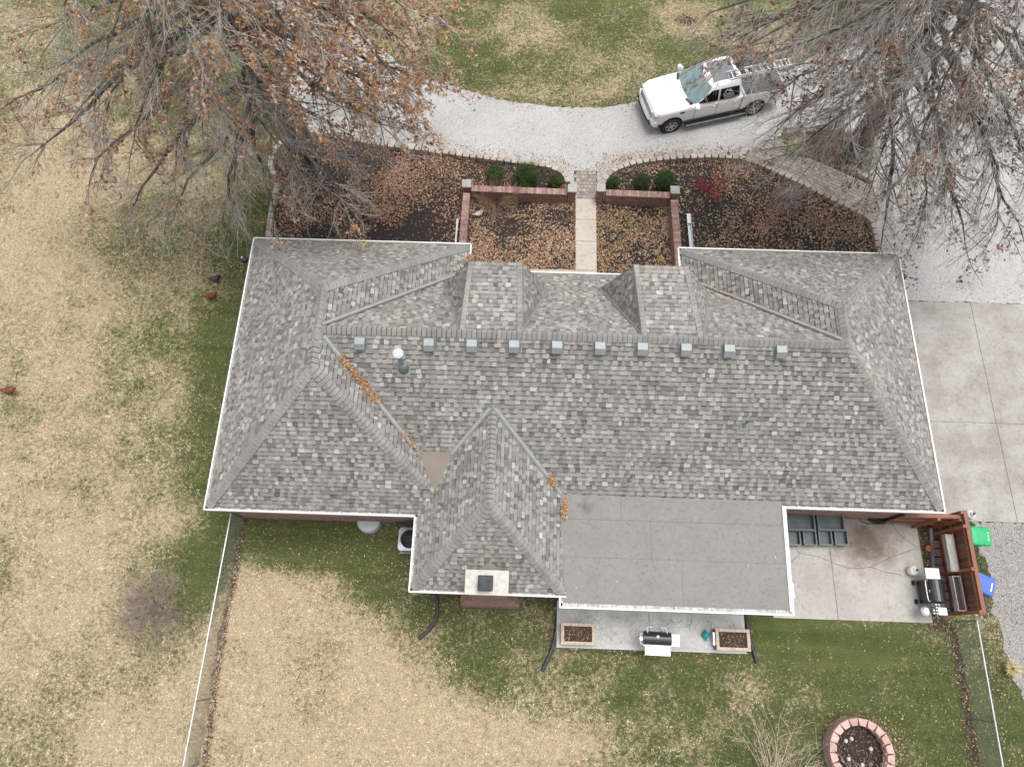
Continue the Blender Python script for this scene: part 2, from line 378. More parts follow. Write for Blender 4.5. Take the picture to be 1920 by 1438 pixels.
tanblobs = [  # px, py, rx, ry, weight : where the winter-dry grass grows
    (20, 400, 80, 170, .45), (180, 560, 240, 220, .20), (60, 800, 200, 260, .24), (250, 800, 180, 160, .22), (330, 420, 120, 60, .1),
    (120, 1050, 220, 160, .32), (60, 1330, 260, 220, .32), (300, 1330, 130, 160, .36), (330, 1000, 50, 60, .12), (240, 1180, 130, 80, .2),
    (590, 1180, 115, 90, .85), (500, 1300, 130, 170, .7), (690, 1330, 130, 100, .75), (860, 1400, 130, 65, .7), (960, 1420, 90, 60, .45), (420, 1420, 120, 120, .7), (620, 1440, 260, 70, .9), (460, 1200, 50, 110, .6), (1130, 1390, 100, 40, .3),
    (1290, 35, 50, 30, .6), (1000, 60, 60, 30, .25), (1180, 130, 80, 30, .15), (1440, 70, 60, 40, .35), (1060, 175, 150, 14, .2), (760, 60, 60, 50, .4),
    (60, 700, 60, 260, .10), (30, 1200, 50, 300, .1), (30, 60, 60, 60, .1), (1890, 1220, 30, 60, .2), (1040, 1300, 80, 40, .18), (840, 1180, 60, 40, .1), (1450, 1300, 120, 60, .1), (560, 1060, 40, 20, .2), (180, 330, 60, 40, .25), (150, 250, 200, 140, .22), (380, 330, 120, 110, .2), (60, 130, 120, 110, .2), (420, 520, 60, 160, .1), (1010, 90, 200, 60, .1), (1200, 60, 160, 60, .08)]
greenblobs = [(540, 1400, 50, 30, .12), (520, 1180, 30, 25, .15), (640, 1300, 30, 40, .1), (330, 560, 50, 60, .12), (250, 480, 40, 40, .12), (430, 600, 60, 200, .08), (60, 960, 60, 40, .12), (130, 1230, 60, 40, .15), (1000, 120, 160, 30, .15), (1130, 30, 120, 40, .1), (620, 1035, 150, 28, .3), (830, 1220, 90, 70, .2), (1500, 1210, 250, 40, .12), (700, 1110, 50, 40, .3), (990, 1250, 100, 60, .15), (1750, 1250, 60, 120, .1), (430, 700, 45, 260, .36), (470, 420, 60, 90, .4), (390, 1130, 40, 70, .55), (300, 1235, 70, 40, .3), (560, 1040, 90, 40, .4), (430, 900, 40, 100, .3), (440, 200, 130, 80, .1), (210, 640, 40, 30, .1), (330, 640, 60, 40, .15)]
def tanfield(X, Y):
    T = np.full(X.shape, .13)
    def g(b):
        c = P(b[0], b[1]); a = P(b[0] + b[2], b[1]); d = P(b[0], b[1] - b[3]); rx = a.x - c.x; ry = d.y - c.y
        return b[4] * np.exp(-.5 * (((X - c.x) / rx) ** 2 + ((Y - c.y) / ry) ** 2) ** 1.3)
    for b in tanblobs: T += g(b)
    for b in greenblobs: T -= g(b)
    return np.clip(T, -.1, 1.02) + (fbm(X, Y, 2.8, 4) - .5) * .85 + (fbm(X, Y, .7, 9) - .5) * .28
def ground():
    dx = .16
    xs = np.concatenate([[-220, -120, -70, -45, -32], np.arange(-26, 26, dx), [32, 45, 70, 120, 220]])
    ys = np.concatenate([[-220, -120, -60, -30, -16], np.arange(-9, 36, dx), [45, 60, 100, 160, 320]])
    X, Y = np.meshgrid(xs, ys); nx, ny = len(xs), len(ys)
    T = tanfield(X, Y)
    D = np.clip((fbm(X, Y, .6, 21) - .70) * 6, 0, .5) * (fbm(X, Y, 4, 30) > .5)
    for ln, w, k in (([(456, 968), (440, 1085), (420, 1170), (402, 1290), (385, 1438), (380, 1470)], .13, .75), ([(1745, 1168), (1785, 1178), (1800, 1250), (1815, 1350), (1830, 1438), (1834, 1470)], .16, .9), ([(1740, 980), (1745, 1070), (1755, 1165)], .3, .9), ([(456, 962), (600, 968), (770, 975)], .12, .6), ([(1820, 990), (1840, 1080), (1850, 1150)], .35, .55), ([(1045, 1135), (1030, 1210)], .15, .6), ([(1045, 1218), (1410, 1236)], .07, .6), ([(1840, 1200), (1865, 1300), (1880, 1438)], .25, .42)):
        d = pdist(PP(ln), X, Y, False); D = np.maximum(D, k * np.exp(-(d / w / 1.3) ** 2))
    c = P(1287, 38); D = np.maximum(D, .85 * np.exp(-(((X - c.x) / .7) ** 2 + ((Y - c.y) / .45) ** 2)))
    c = P(620, 990)
    V = np.stack([X, Y, 0 * X], -1).reshape(-1, 3)
    i = (np.arange(ny - 1)[:, None] * nx + np.arange(nx - 1)[None]).ravel()
    L = np.stack([i, i + 1, i + nx + 1, i + nx], -1).ravel()
    o = npmesh('lawn', V, L, np.arange(0, len(L), 4), M['lawn'])
    for nm, A in (('tan', T), ('dirt', D)):
        a = o.data.attributes.new(nm, 'FLOAT', 'POINT'); a.data.foreach_set('value', A.astype(np.float32).ravel())
    tag(o, kind='structure'); return o
ground()
def sheet(name, poly, z, mat, rag=0, z0=None):
    b = MB(); p = ragged(poly, rag, .14) if rag else poly
    b.prism(p, z if z0 is None else z0, z, top_only=z0 is None)
    return tag(b.build(name, mat), kind='structure')
sheet('driveway', gpoly, .012, M['gravel'], .05)
sheet('gravel_path', PP([(1822, 978), (2050, 978), (2100, 1250), (1960, 1340), (1925, 1320), (1895, 1260), (1880, 1200), (1862, 1150), (1858, 1080), (1838, 1030)]), .008, M['gravel2'], .10)
bedL = PP([(495, 560), (497, 450), (503, 400), (515, 345), (503, 322), (513, 285), (540, 262)] + edgeL + [(1078, 375), (1080, 560)])
bedR = PP([(1118, 560), (1117, 375)] + edgeR + [(1652, 560)])
sheet('mulch_bed', bedL, .02, M['mulch'], .02); sheet('mulch_bed', bedR, .02, M['mulch'], .02)
tri = PP([(1466, 258), (1500, 252), (1590, 252), (1634, 262), (1636, 300), (1630, 345), (1590, 326), (1530, 302), (1480, 285)])
sheet('mulch_bed', tri, .05, M['mulch'], .02)

CONC = [[(12.5, P(1850, 978).y), (34, P(1850, 978).y), (34, P(1700, 565).y), (12.5, P(1700, 565).y)], [(-9.4, 3.8), (13, 4.4), (13, 13.3), (-9.4, 13.3)], [(1.2, -.2), (13, -.2), (13, 5), (1.2, 5)]]
GP2 = [tuple(p[:2]) for p in PP([(1822, 978), (2050, 978), (2100, 1250), (1960, 1340), (1925, 1320), (1895, 1260), (1880, 1200), (1862, 1150), (1858, 1080), (1838, 1030)])]
def grass():
    rg = np.random.default_rng(1); n = 520000
    Y = rg.uniform(-6.5, 27.5, n); h = 13.2 + (Y + 6.5) * .28; X = rg.uniform(-1, 1, n) * h * 1.18
    k = np.ones(n, bool)
    for pl in (gpoly, bedL, bedR, tri, *CONC, GP2): k &= ~inpoly(pl, X, Y)
    X, Y = X[k], Y[k]; n = len(X); cl_ = fbm(X, Y, .22, 8); T = tanfield(X, Y) + rg.normal(size=n) * .15 + (cl_ - .5) * 1.0
    tan = T > .48
    ct = np.array([(.56, .45, .31), (.72, .61, .44), (.36, .27, .17), (.84, .75, .59), (.11, .085, .05)])[rg.choice(5, n, p=[.34, .26, .2, .1, .1])]
    cg = np.array([(.088, .112, .038), (.155, .17, .07), (.036, .046, .016), (.46, .40, .26), (.068, .112, .034)])[rg.choice(5, n, p=[.3, .24, .25, .07, .14])]
    c = np.where(tan[:, None], ct, cg) * rg.uniform(.8, 1.2, (n, 1)) * (1 + (fbm(X, Y, .16, 31) - .5)[:, None] * .9); a = rg.uniform(0, 2 * math.pi, n) ; L = rg.uniform(.035, .10, n); w = rg.uniform(.005, .012, n); z = rg.uniform(.012, .05, n)
    u = np.stack([np.cos(a), np.sin(a)], 1); v = np.stack([-u[:, 1], u[:, 0]], 1); p = np.stack([X, Y], 1); Z = lambda q: q[:, None]
    A = np.hstack([p - v * w[:, None], Z(z * 0 + .003)]); B = np.hstack([p + v * w[:, None], Z(z * 0 + .003)]); E_ = np.hstack([p + u * L[:, None], Z(z)])
    V_ = np.stack([A, B, E_], 1).reshape(-1, 3); o = npmesh('grass', V_, np.arange(3 * n), np.arange(0, 3 * n, 3), M['leaf'], None, np.repeat(c, 3, 0)); tag(o, kind='stuff')
grass()

def pave(name, poly, mat, ang, bw, bh, z, seed=2):
    b = MB(); r = random.Random(seed); a = math.radians(ang); u = Vector((math.cos(a), math.sin(a))); v = Vector((-u.y, u.x))
    P2 = [Vector(p[:2]) for p in poly]; us = [p.dot(u) for p in P2]; vs = [p.dot(v) for p in P2]
    b.prism(P2, z - .03, z - .018, (.25, .24, .22))
    xs = np.arange(min(us), max(us), bw); ys = np.arange(min(vs), max(vs), bh)
    for j, y in enumerate(ys):
        for x in xs:
            x = x + (bw / 2 if j % 2 else 0); c = u * (x + bw / 2) + v * (y + bh / 2)
            if not inpoly(P2, np.array([c.x]), np.array([c.y]))[0]: continue
            g = .007; k = r.uniform(.75, 1.2); dz = r.uniform(-.004, .004)
            q = [u * (x + s * bw + (g if s == 0 else -g)) + v * (y + t * bh + (g if t == 0 else -g)) for s, t in ((0, 0), (1, 0), (1, 1), (0, 1))]
            b.prism(q, z - .02, z + dz, (k, k * r.uniform(.94, 1.02), k * .98))
    return tag(b.build(name, mat), kind='structure')
pave('paver_path', PP([(1392, 297), (1400, 284), (1440, 262), (1466, 262), (1480, 288), (1530, 304), (1590, 328), (1636, 350), (1650, 395), (1640, 425), (1628, 410), (1600, 392), (1560, 373), (1500, 342), (1450, 319), (1412, 302)]), M['paver'], -28, .22, .15, .035)
yy0, yy1 = P(1095, 373).y, P(1095, 321).y
pave('paver_walk', [(P(1077, 350).x, yy0), (P(1119, 350).x, yy0), (P(1119, 350).x + .02, yy1), (P(1077, 350).x - .02, yy1)], M['paver'], 0, .165, .165, .035)
b = MB(); xw0, xw1 = P(1079, 440).x, P(1118, 440).x; ys = [P(1095, y).y for y in (374, 413, 454, 508)]
for i in range(3): b.box(xw0, xw1, ys[i + 1] + .006, ys[i] - .006, .0, .06)
b.box(P(975, 506).x, xw1, ys[3] - .7, ys[3] - .006, 0, .06)
tag(b.build('front_walk', M['walk'], bevel=.008), kind='structure')
# concrete driveway with joints
b = MB(); yt, yb = P(1700, 565).y, P(1850, 978).y; xj = P(1862, 770).x; yj = P(1800, 792).y
for x0, x1 in ((12.5, xj - .009), (xj + .009, xj + 5.2), (xj + 5.22, 34)):
    for y0, y1 in ((yb, yj - .009), (yj + .009, yt)): b.box(x0, x1, y0, y1, -.05, .03)
b.box(12.5, 34, yb, yt, -.05, .006)
tag(b.build('concrete_driveway', M['drive']), kind='structure')

# ------------------------------------------------------------------ block edgings (each wall one thing, blocks as pattern)
def edging(name, pts, label, mat, bw=.29, dep=.2, h=.24, close=False, seed=1, inner=1):
    r = random.Random(seed); b = MB(); pts = spline([Vector((p[0], p[1], 0)) for p in pts], 6); acc = [0]
    for i in range(1, len(pts)): acc.append(acc[-1] + (pts[i] - pts[i - 1]).length)
    def at(s):
        for i in range(1, len(pts)):
            if acc[i] >= s: t = (s - acc[i - 1]) / max(1e-6, acc[i] - acc[i - 1]); return pts[i - 1].lerp(pts[i], t)
        return pts[-1]
    n = int(acc[-1] / bw)
    for k in range(n):
        a = at(k * bw + .004); c = at((k + 1) * bw - .004); d = (c - a).normalized(); nrm = Vector((-d.y, d.x, 0)) * inner
        m = (a + c) / 2; L = (c - a).length / 2; hh = h + r.uniform(-.012, .012); o = r.uniform(-.012, .012)
        q = [m - d * L + nrm * (o), m + d * L + nrm * o, m + d * (L * .76) + nrm * (dep + o), m - d * (L * .76) + nrm * (dep + o)]
        g = r.uniform(.8, 1.2); b.prism(q, 0, hh, (g, g * r.uniform(.95, 1.03), g * r.uniform(.93, 1.05)))
    o = b.build(name, mat, bevel=.012); tag(o, label, 'edging'); return o
edging('block_edging', wL, 'tan block edging curving from the left tree along the drive to the walk', M['block'], inner=-1)
edging('block_edging', wR, 'tan block edging curving round the right front bed with the red shrub', M['block'], seed=4, inner=-1)
edging('block_edging', PP([(540, 258), (515, 285), (505, 318), (517, 345), (507, 395), (500, 450)]), 'short block edging on the lawn side of the left front bed', M['block'], seed=5, h=.2, inner=1)
edging('block_edging', PP([(1585, 322), (1632, 346)]), 'short row of pale blocks at the south tip of the triangular bed', M['block'], seed=6, inner=1)
edging('block_edging', PP([(1632, 346), (1640, 300), (1641, 262)]), 'row of blocks on the drive side of the triangular bed', M['block'], seed=7, inner=1)
edging('block_edging', PP([(1470, 250), (1540, 246), (1610, 250)]), 'row of blocks on the north side of the triangular bed', M['block'], seed=8, inner=-1)

# ------------------------------------------------------------------ house
house = empty('ranch_house', (1.8, 8.5, 0), 0, 'long single storey ranch house with grey shingled hip roofs, two front dormers and white gutters', 'house')
PAL = [(.235, .228, .215), (.265, .258, .245), (.205, .197, .188), (.175, .157, .148), (.33, .328, .318), (.18, .168, .163), (.145, .129, .122), (.345, .345, .335), (.225, .215, .205), (.25, .248, .232)]
PW = [20, 18, 16, 9, 8, 10, 4, 1.3, 16, 14]
def clip(poly, nx, ny, d):
    out = []; n = len(poly)
    for i in range(n):
        a, b = poly[i], poly[(i + 1) % n]; da = a[0] * nx + a[1] * ny - d; db = b[0] * nx + b[1] * ny - d
        if da >= 0: out.append(a)
        if (da >= 0) != (db >= 0):
            t = da / (da - db); out.append((a[0] + t * (b[0] - a[0]), a[1] + t * (b[1] - a[1])))
    return out
srnd = random.Random(11)
def shingles(b, pts, expo=.145):
    pts = [Vector(p) for p in pts]
    n = (pts[1] - pts[0]).cross(pts[2] - pts[0]).normalized()
    if n.z < 0: n = -n
    u = Vector((0, 0, 1)).cross(n).normalized(); v = n.cross(u).normalized()
    if v.z < 0: v = -v; u = -u
    O = min(pts, key=lambda p: p.z)
    Q = [((p - O).dot(u), (p - O).dot(v)) for p in pts]
    ar = sum(Q[i][0] * Q[(i + 1) % len(Q)][1] - Q[(i + 1) % len(Q)][0] * Q[i][1] for i in range(len(Q)))
    if ar < 0: Q = Q[::-1]
    E = []
    for i in range(len(Q)):
        a, c = Q[i], Q[(i + 1) % len(Q)]; nx, ny = -(c[1] - a[1]), c[0] - a[0]; L = math.hypot(nx, ny)
        if L < 1e-6: continue
        E.append((nx / L, ny / L, (a[0] * nx + a[1] * ny) / L))
    umin = min(q[0] for q in Q); umax = max(q[0] for q in Q); v0 = min(q[1] for q in Q); vmax = max(q[1] for q in Q)
    W3 = lambda x, y, h: O + u * x + v * y + n * h
    j = 0; y = v0
    while y < vmax - 1e-3:
        y1 = y + expo
        lo = hi = None                                     # u-extent of this course
        row = [(umin - 1, y), (umax + 1, y), (umax + 1, y1), (umin - 1, y1)]
        for e in E: row = clip(row, *e) if row else row
        if row:
            lo = min(p[0] for p in row); hi = max(p[0] for p in row)
            x = lo - srnd.uniform(0, .25); tooth = srnd.random() < .5
            while x < hi:
                w = srnd.uniform(.08, .20) if tooth else srnd.uniform(.07, .20)
                q = [(x, y), (x + w, y), (x + w, y1), (x, y1)]
                if x < lo + .3 or x + w > hi - .3 or y1 > vmax - .2 or y < v0 + .01 or True:
                    for e in E:
                        if q: q = clip(q, *e)
                if len(q) >= 3:
                    c = srnd.choices(PAL, PW)[0]; k = srnd.uniform(.89, 1.10); k *= 1.07 if tooth else .88; k *= 1.12; c = (c[0] * k * 1.012, c[1] * k, c[2] * k * .99)
                    hb = .021 if tooth else .010
                    H = lambda yy: hb - (hb - .004) * (yy - y) / expo
                    if tooth: b.face([W3(px, py, H(py)) for px, py in q], c)
                    else:
                        # the lower lamination shows the darker printed band under the course above
                        yc = y1 - srnd.uniform(.022, .045); q1 = clip(q, 0, -1, -yc); q2 = clip(q, 0, 1, yc)
                        if len(q1) >= 3: b.face([W3(px, py, H(py)) for px, py in q1], c)
                        if len(q2) >= 3: b.face([W3(px, py, H(py)) for px, py in q2], tuple(t * .42 for t in c))
                    bx = sorted(px for px, py in q if abs(py - y) < 1e-4)
                    if len(bx) >= 2:
                        ed = .024 if tooth else .006; b.face([W3(bx[0], y - ed, .006), W3(bx[-1], y - ed, .006), W3(bx[-1], y, hb), W3(bx[0], y, hb)], (.045, .042, .04))  # dark strip past the butt edge: the shadow bar below the tab, painted in
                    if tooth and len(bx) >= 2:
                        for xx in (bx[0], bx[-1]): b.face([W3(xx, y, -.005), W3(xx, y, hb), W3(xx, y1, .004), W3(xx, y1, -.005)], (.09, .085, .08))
                x += w; tooth = not tooth
        y = y1
def caps(b, p0, p1, wdir_l, wdir_r, wid=.185, step=.142, lift=.02):
    """ridge cap pieces lapped upward from p0 to p1; wdir: downslope unit vectors of the two planes"""
    p0 = Vector(p0); p1 = Vector(p1); d = p1 - p0; L = d.length; d.normalize(); n = max(1, int(L / step))
    l = Vector(wdir_l); r = Vector(wdir_r)
    l = (l - d * l.dot(d)).normalized(); r = (r - d * r.dot(d)).normalized()
    up = -(l + r).normalized()
    if up.z < 0: up = Vector((0, 0, 1))
    for k in range(n):
        a = p0 + d * (k * L / n); c = p0 + d * ((k + 1.12) * L / n)
        g = srnd.uniform(.24, .285); col = (g, g * .985, g * .94); ww = wid * srnd.uniform(.96, 1.04)
        def sec(p, h):
            return [p + l * ww + up * h, p + l * (ww * .35) + up * (h + .012), p + up * (h + .012), p + r * (ww * .35) + up * (h + .012), p + r * ww + up * h]
        A = sec(a, lift + .022); B = sec(c, lift)
        for i in range(4): b.face([A[i], A[i + 1], B[i + 1], B[i]], col)
        lo = [t_ - d * .015 for t_ in sec(a, lift + .007)]
        for i in range(4): b.face([A[i], A[i + 1], lo[i + 1], lo[i]], (.045, .043, .04))  # lap line painted near-black and flared outward, as the shaded butt of the cap
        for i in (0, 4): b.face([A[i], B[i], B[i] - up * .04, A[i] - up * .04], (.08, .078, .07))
def dslope(p, q, r):       # downslope unit vector of the plane through three points
    n = (Vector(q) - Vector(p)).cross(Vector(r) - Vector(p)).normalized()
    if n.z < 0: n = -n
    d = Vector((n.x, n.y, 0)); d = d - n * d.dot(n); return d.normalized()

ZE, ZR, IN = 2.76, 6.2, .11
RY = 8.32
LW = dict(x0=-9.6 + IN, x1=-1.87 - IN, y0=3.68 + IN, y1=13.34 - IN, rx=-5.8, ya=7.11, yb=9.65)
RWx0, RWx1, RWy1, RWr, RWa = 5.43 + IN, 13.17 - IN, 13.42 - IN, 9.2, 9.56
MS, MN = 4.31 + IN, 12.29 - IN
V = Vector
# left wing
SWc, SEc, NWc, NEc = V((LW['x0'], LW['y0'], ZE)), V((LW['x1'], LW['y0'], ZE)), V((LW['x0'], LW['y1'], ZE)), V((LW['x1'], LW['y1'], ZE))
SA, NA = V((LW['rx'], LW['ya'], ZR)), V((LW['rx'], LW['yb'], ZR))
b = MB()
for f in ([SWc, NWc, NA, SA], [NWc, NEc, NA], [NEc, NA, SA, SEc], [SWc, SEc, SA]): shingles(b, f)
lw = b.build('wing_roof', M['shingle'], house)
dW, dN, dE, dS = dslope(SWc, NWc, NA), dslope(NWc, NEc, NA), dslope(NEc, NA, SA), dslope(SWc, SEc, SA)
b = MB()
caps(b, SWc, SA, dW, dS); caps(b, NWc, NA, dW, dN); caps(b, NEc, NA, dN, dE)
st = SEc.lerp(SA, .20); caps(b, st, SA, dE, dS)
caps(b, SA, V((SA.x, 7.9, ZR)), dW, dE); caps(b, NA, V((SA.x, 8.0, ZR)), dW, dE)
b.build('ridge_cap', M['shingle'], lw)
# right wing
rNW, rNE, rSE = V((RWx0, RWy1, ZE)), V((RWx1, RWy1, ZE)), V((RWx1, MS, ZE)); rNA, rSA = V((RWr, RWa, ZR)), V((RWr, RY + .04, ZR))
b = MB()
wv = V((RWx0, MN - .15, ZE))
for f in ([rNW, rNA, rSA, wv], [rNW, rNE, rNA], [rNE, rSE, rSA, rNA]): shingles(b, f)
rw = b.build('wing_roof', M['shingle'], house)
b = MB(); dW2, dN2, dE2 = dslope(rNW, rNA, rSA), dslope(rNW, rNE, rNA), dslope(rNE, rSE, rSA)
caps(b, rNW, rNA, dW2, dN2); caps(b, rNE, rNA, dN2, dE2); caps(b, rNA, rSA, dW2, dE2)
# main
mW = V((SA.x + .02, RY, ZR)); mE = V((RWr, RY, ZR))
vS = (-2.35, MS); b2 = MB()
shingles(b2, [mW, mE, rSE, V((vS[0], MS, ZE))])
shingles(b2, [mW, mE, V((RWx0 + .3, MN, ZE)), V((LW['x1'] - .3, MN, ZE))])
mainroof = b2.build('roof', M['shingle'], house)
dMS = dslope(mW, mE, rSE); dMN = dslope(mW, mE, V((RWx0, MN, ZE)))
caps(b, rSE, rSA, dMS, dE2); b.build('ridge_cap', M['shingle'], rw)
b = MB(); caps(b, mE - V((.1, 0, 0)), mW + V((.1, 0, 0)), dMS, dMN, wid=.18); b.build('ridge_cap', M['shingle'], mainroof)
mS = (ZR - ZE) / (RY - MS)
def zS(y): return ZR - (RY - y) * mS
mNs = (ZR - ZE) / (MN - RY)
def zN(y): return ZR - (y - RY) * mNs
# back extension
ex0, ex1, ey = -3.10 + IN, 1.55 - IN, 1.46 + IN
exr = (ex0 + ex1) / 2; ZX = 4.72; yX = ey + 2.2
XA = V((exr, yX, ZX)); XSW, XSE = V((ex0, ey, ZE)), V((ex1, ey, ZE)); yv = RY - (ZR - ZX) / mS
XB = V((exr, yv + .03, ZX)); 
vyE = MS - .0
b = MB()
for f in ([XSW, XSE, XA], [XSW, XA, XB, V((ex0, MS - .1, ZE))], [XSE, XA, XB, V((ex1, MS - .1, ZE))]): shingles(b, f)
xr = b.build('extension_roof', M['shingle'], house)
dXS, dXW, dXE = dslope(XSW, XSE, XA), dslope(XSW, XA, XB), dslope(XSE, XA, XB)
b = MB(); caps(b, XSW, XA, dXW, dXS); caps(b, XSE, XA, dXE, dXS); caps(b, XA, XB, dXW, dXE, wid=.16); b.build('ridge_cap', M['shingle'], xr)
# dormers
def dormer(fl, fr, bl, br, vl, vr):
    A, B_, C_, D_ = P(*fl, 5.9), P(*fr, 5.9), P(*br, 6.1), P(*bl, 6.1)
    A.y = B_.y = (A.y + B_.y) / 2; C_.y = D_.y = (C_.y + D_.y) / 2
    def onN(px, py):
        z = 3.8
        for _ in range(12): q = P(px, py, z); z = zN(q.y)
        return P(px, py, z + .01)
    L_, R_ = onN(*vl), onN(*vr)
    D2, C2 = V((D_.x, RY + .12, zN(RY + .12) + .02)), V((C_.x, RY + .12, zN(RY + .12) + .02)); D_ = D2; C_ = C2
    b = MB(); shingles(b, [A, B_, C_, D_]); shingles(b, [A, D_, L_]); shingles(b, [B_, C_, R_])
    o = b.build('dormer', M['shingle'], house)
    dt, dl, dr = dslope(A, B_, C_), dslope(A, D_, L_), dslope(B_, C_, R_)
    outl = V((-1, 0, 0)); b = MB(); caps(b, A, D_, V((.99, 0, -.05)), dl, .13); b.build('ridge_cap', M['shingle'], o); b = MB(); caps(b, B_, C_, V((-.99, 0, -.05)), dr, .13); b.build('ridge_cap', M['shingle'], o)
    b = MB(); e = V((0, -.12, 0)); b.face([L_ + e, R_ + e, B_ + e - V((0, 0, .03)), A + e - V((0, 0, .03))]); b.build('dormer_front', M['siding'], o)
    for p, q, s in ((L_, D_, -1), (R_, C_, 1)):
        b = MB(); n = V((0, mNs, 1)).normalized(); w = V((s, 0, 0)) * .06
        b.face([p + w + n * .03, p - w + n * .035, q - w + n * .035, q + w + n * .03]); b.tube([p + n * .045, q + n * .045], .014, 5); b.build('valley_flashing', M['flash'], o)
    # hipped mansard front faces back to the eave
    return o
dormer((881, 492), (977, 492), (864, 612), (978, 613), (832, 534), (1031, 540))
dormer((1190, 499), (1288, 499), (1205, 620), (1316, 622), (1125, 541), (1328, 548))
# valleys
def valley(par, p, q, n, w=.07, mat='flash'):
    b = MB(); p = V(p); q = V(q); d = (q - p).normalized(); n = V(n).normalized(); s = d.cross(n).normalized()
    b.face([p + s * w + n * .085, p + n * .045, q + n * .045, q + s * w + n * .085]); b.face([p + n * .045, p - s * w + n * .085, q - s * w + n * .085, q + n * .045])
    b.mi = 1; b.bar(p + n * .07, q + n * .07, .03, .05, n)
    b.build('valley_flashing', [M['flash2' if mat == 'galv' else 'flash'], M['rib']], par)
eS = (ZR - ZE) / (LW['x1'] - LW['rx'])       # slope of left wing's east plane
def isect_E(z): return LW['rx'] + (ZR - z) / eS
def yS(z): return RY - (ZR - z) / mS
def yN(z): return RY + (ZR - z) / mNs
valley(lw, (isect_E(6.05), yS(6.05), 6.05), (isect_E(3.72), yS(3.72), 3.72), (eS, -mS, 2), mat='galv')
valley(lw, (isect_E(6.1), yN(6.1), 6.1), (isect_E(2.85), yN(2.85), 2.85), (eS, mNs, 2))
rWs = (ZR - ZE) / (RWr - RWx0)
valley(rw, (RWr - (ZR - 6.1) / rWs, yN(6.1), 6.1), (RWr - (ZR - 2.85) / rWs, yN(2.85), 2.85), (-rWs, mNs, 2))
xs_ = (ZX - ZE) / (exr - ex0)
def xz(z): return (ZX - z) / xs_
valley(xr, (exr - xz(4.68), yS(4.68), 4.68), (exr - xz(3.66), yS(3.66), 3.66), (-xs_, -mS, 2), mat='galv')
valley(xr, (exr + xz(4.68), yS(4.68), 4.68), (exr + xz(2.85), yS(2.85), 2.85), (xs_, -mS, 2), mat='galv')
# cricket between wing and extension
b = MB(); zc = 3.70
A_, B_ = V((isect_E(zc) - .12, yS(zc) + .03, zc + .02)), V((exr - xz(zc) + .12, yS(zc) + .03, zc + .02))
C1, C2 = V((-2.52, 4.3, 3.22)), V((-2.85, 4.3, 3.22))
b.face([A_, B_, C1, C2], (.95, .88, .78)); b.build('cricket', M['membrane'], house)
# gutters
def gutter(p, q, inward, name='gutter', z=2.7, w=.13, par=None):
    b = MB(); p = V((p[0], p[1], z)); q = V((q[0], q[1], z)); i = V((inward[0], inward[1], 0)); d = (q - p).normalized(); k = V((0, 0, 1))
    b.mi = 0
    for a0, a1, z0, z1 in ((-.015, .032, -.12, .035), (w - .01, w, -.12, .0), (0, w, -.125, -.115)):
        b.bar(p + i * (a0 + a1) / 2 + k * (z0 + z1) / 2, q + i * (a0 + a1) / 2 + k * (z0 + z1) / 2, abs(a1 - a0), z1 - z0)
    b.mi = 1; b.face([p + i * .022 - k * .03, p + i * w - k * .03, q + i * w - k * .03, q + i * .022 - k * .03])
    b.mi = 0; L = (q - p).length; n = int(L / .9)
    for j in range(n): c = p + d * ((j + .5) * L / n); b.bar(c + i * .01, c + i * w, .025, .012)
    b.build(name, [M['white'], M['gutter_in']], par or house)
gx0, gx1, gy0, gy1 = -9.6, -1.87, 3.68, 13.34
gutter((gx0, gy0), (gx0, gy1), (1, 0)); gutter((gx0, gy1), (gx1, gy1), (0, -1)); gutter((gx1, gy1), (gx1, 12.3), (-1, 0)); gutter((gx0, gy0), (-3.1, gy0), (0, 1))
gutter((5.43, 13.42), (13.17, 13.42), (0, -1)); gutter((13.17, 13.42), (13.17, 4.31), (-1, 0)); gutter((5.43, 13.42), (5.43, 12.3), (1, 0)); gutter((8.19, 4.31), (13.17, 4.31), (0, 1))
gutter((gx1, 12.29), (5.43, 12.29), (0, -1)); gutter((-3.1, 3.68), (-3.1, 1.46), (1, 0)); gutter((-3.1, 1.46), (1.55, 1.46), (0, 1))
# walls (brick)
b = MB(); o_ = .32
def wall(pts, z1=2.68):
    for i in range(len(pts)):
        a, c = pts[i], pts[(i + 1) % len(pts)]; b.bar((a[0], a[1], z1 / 2), (c[0], c[1], z1 / 2), .2, z1)
wall([(-9.6 + o_, 3.68 + o_), (-2.8, 3.68 + o_), (-2.8, 1.46 + o_ + .1), (1.2, 1.46 + o_ + .1), (1.2, 4.31 + o_), (13.17 - o_, 4.31 + o_), (13.17 - o_, 13.42 - o_), (5.43 + o_, 13.42 - o_), (5.43 + o_, 12.29 - .9), (-1.87 - o_, 12.29 - .9), (-1.87 - o_, 13.34 - o_), (-9.6 + o_, 13.34 - o_)])
b.build('wall', M['brick'], house)
b = MB(); b.box(-9.55, 13.1, 4.36, 12.25, 2.6, 2.63); b.box(-9.55, -1.95, 3.75, 13.3, 2.575, 2.595); b.box(5.5, 13.1, 12.2, 13.38, 2.6, 2.63); b.box(-3.0, 1.5, 1.5, 4.3, 2.545, 2.57); b.build('soffit', M['siding'], house)
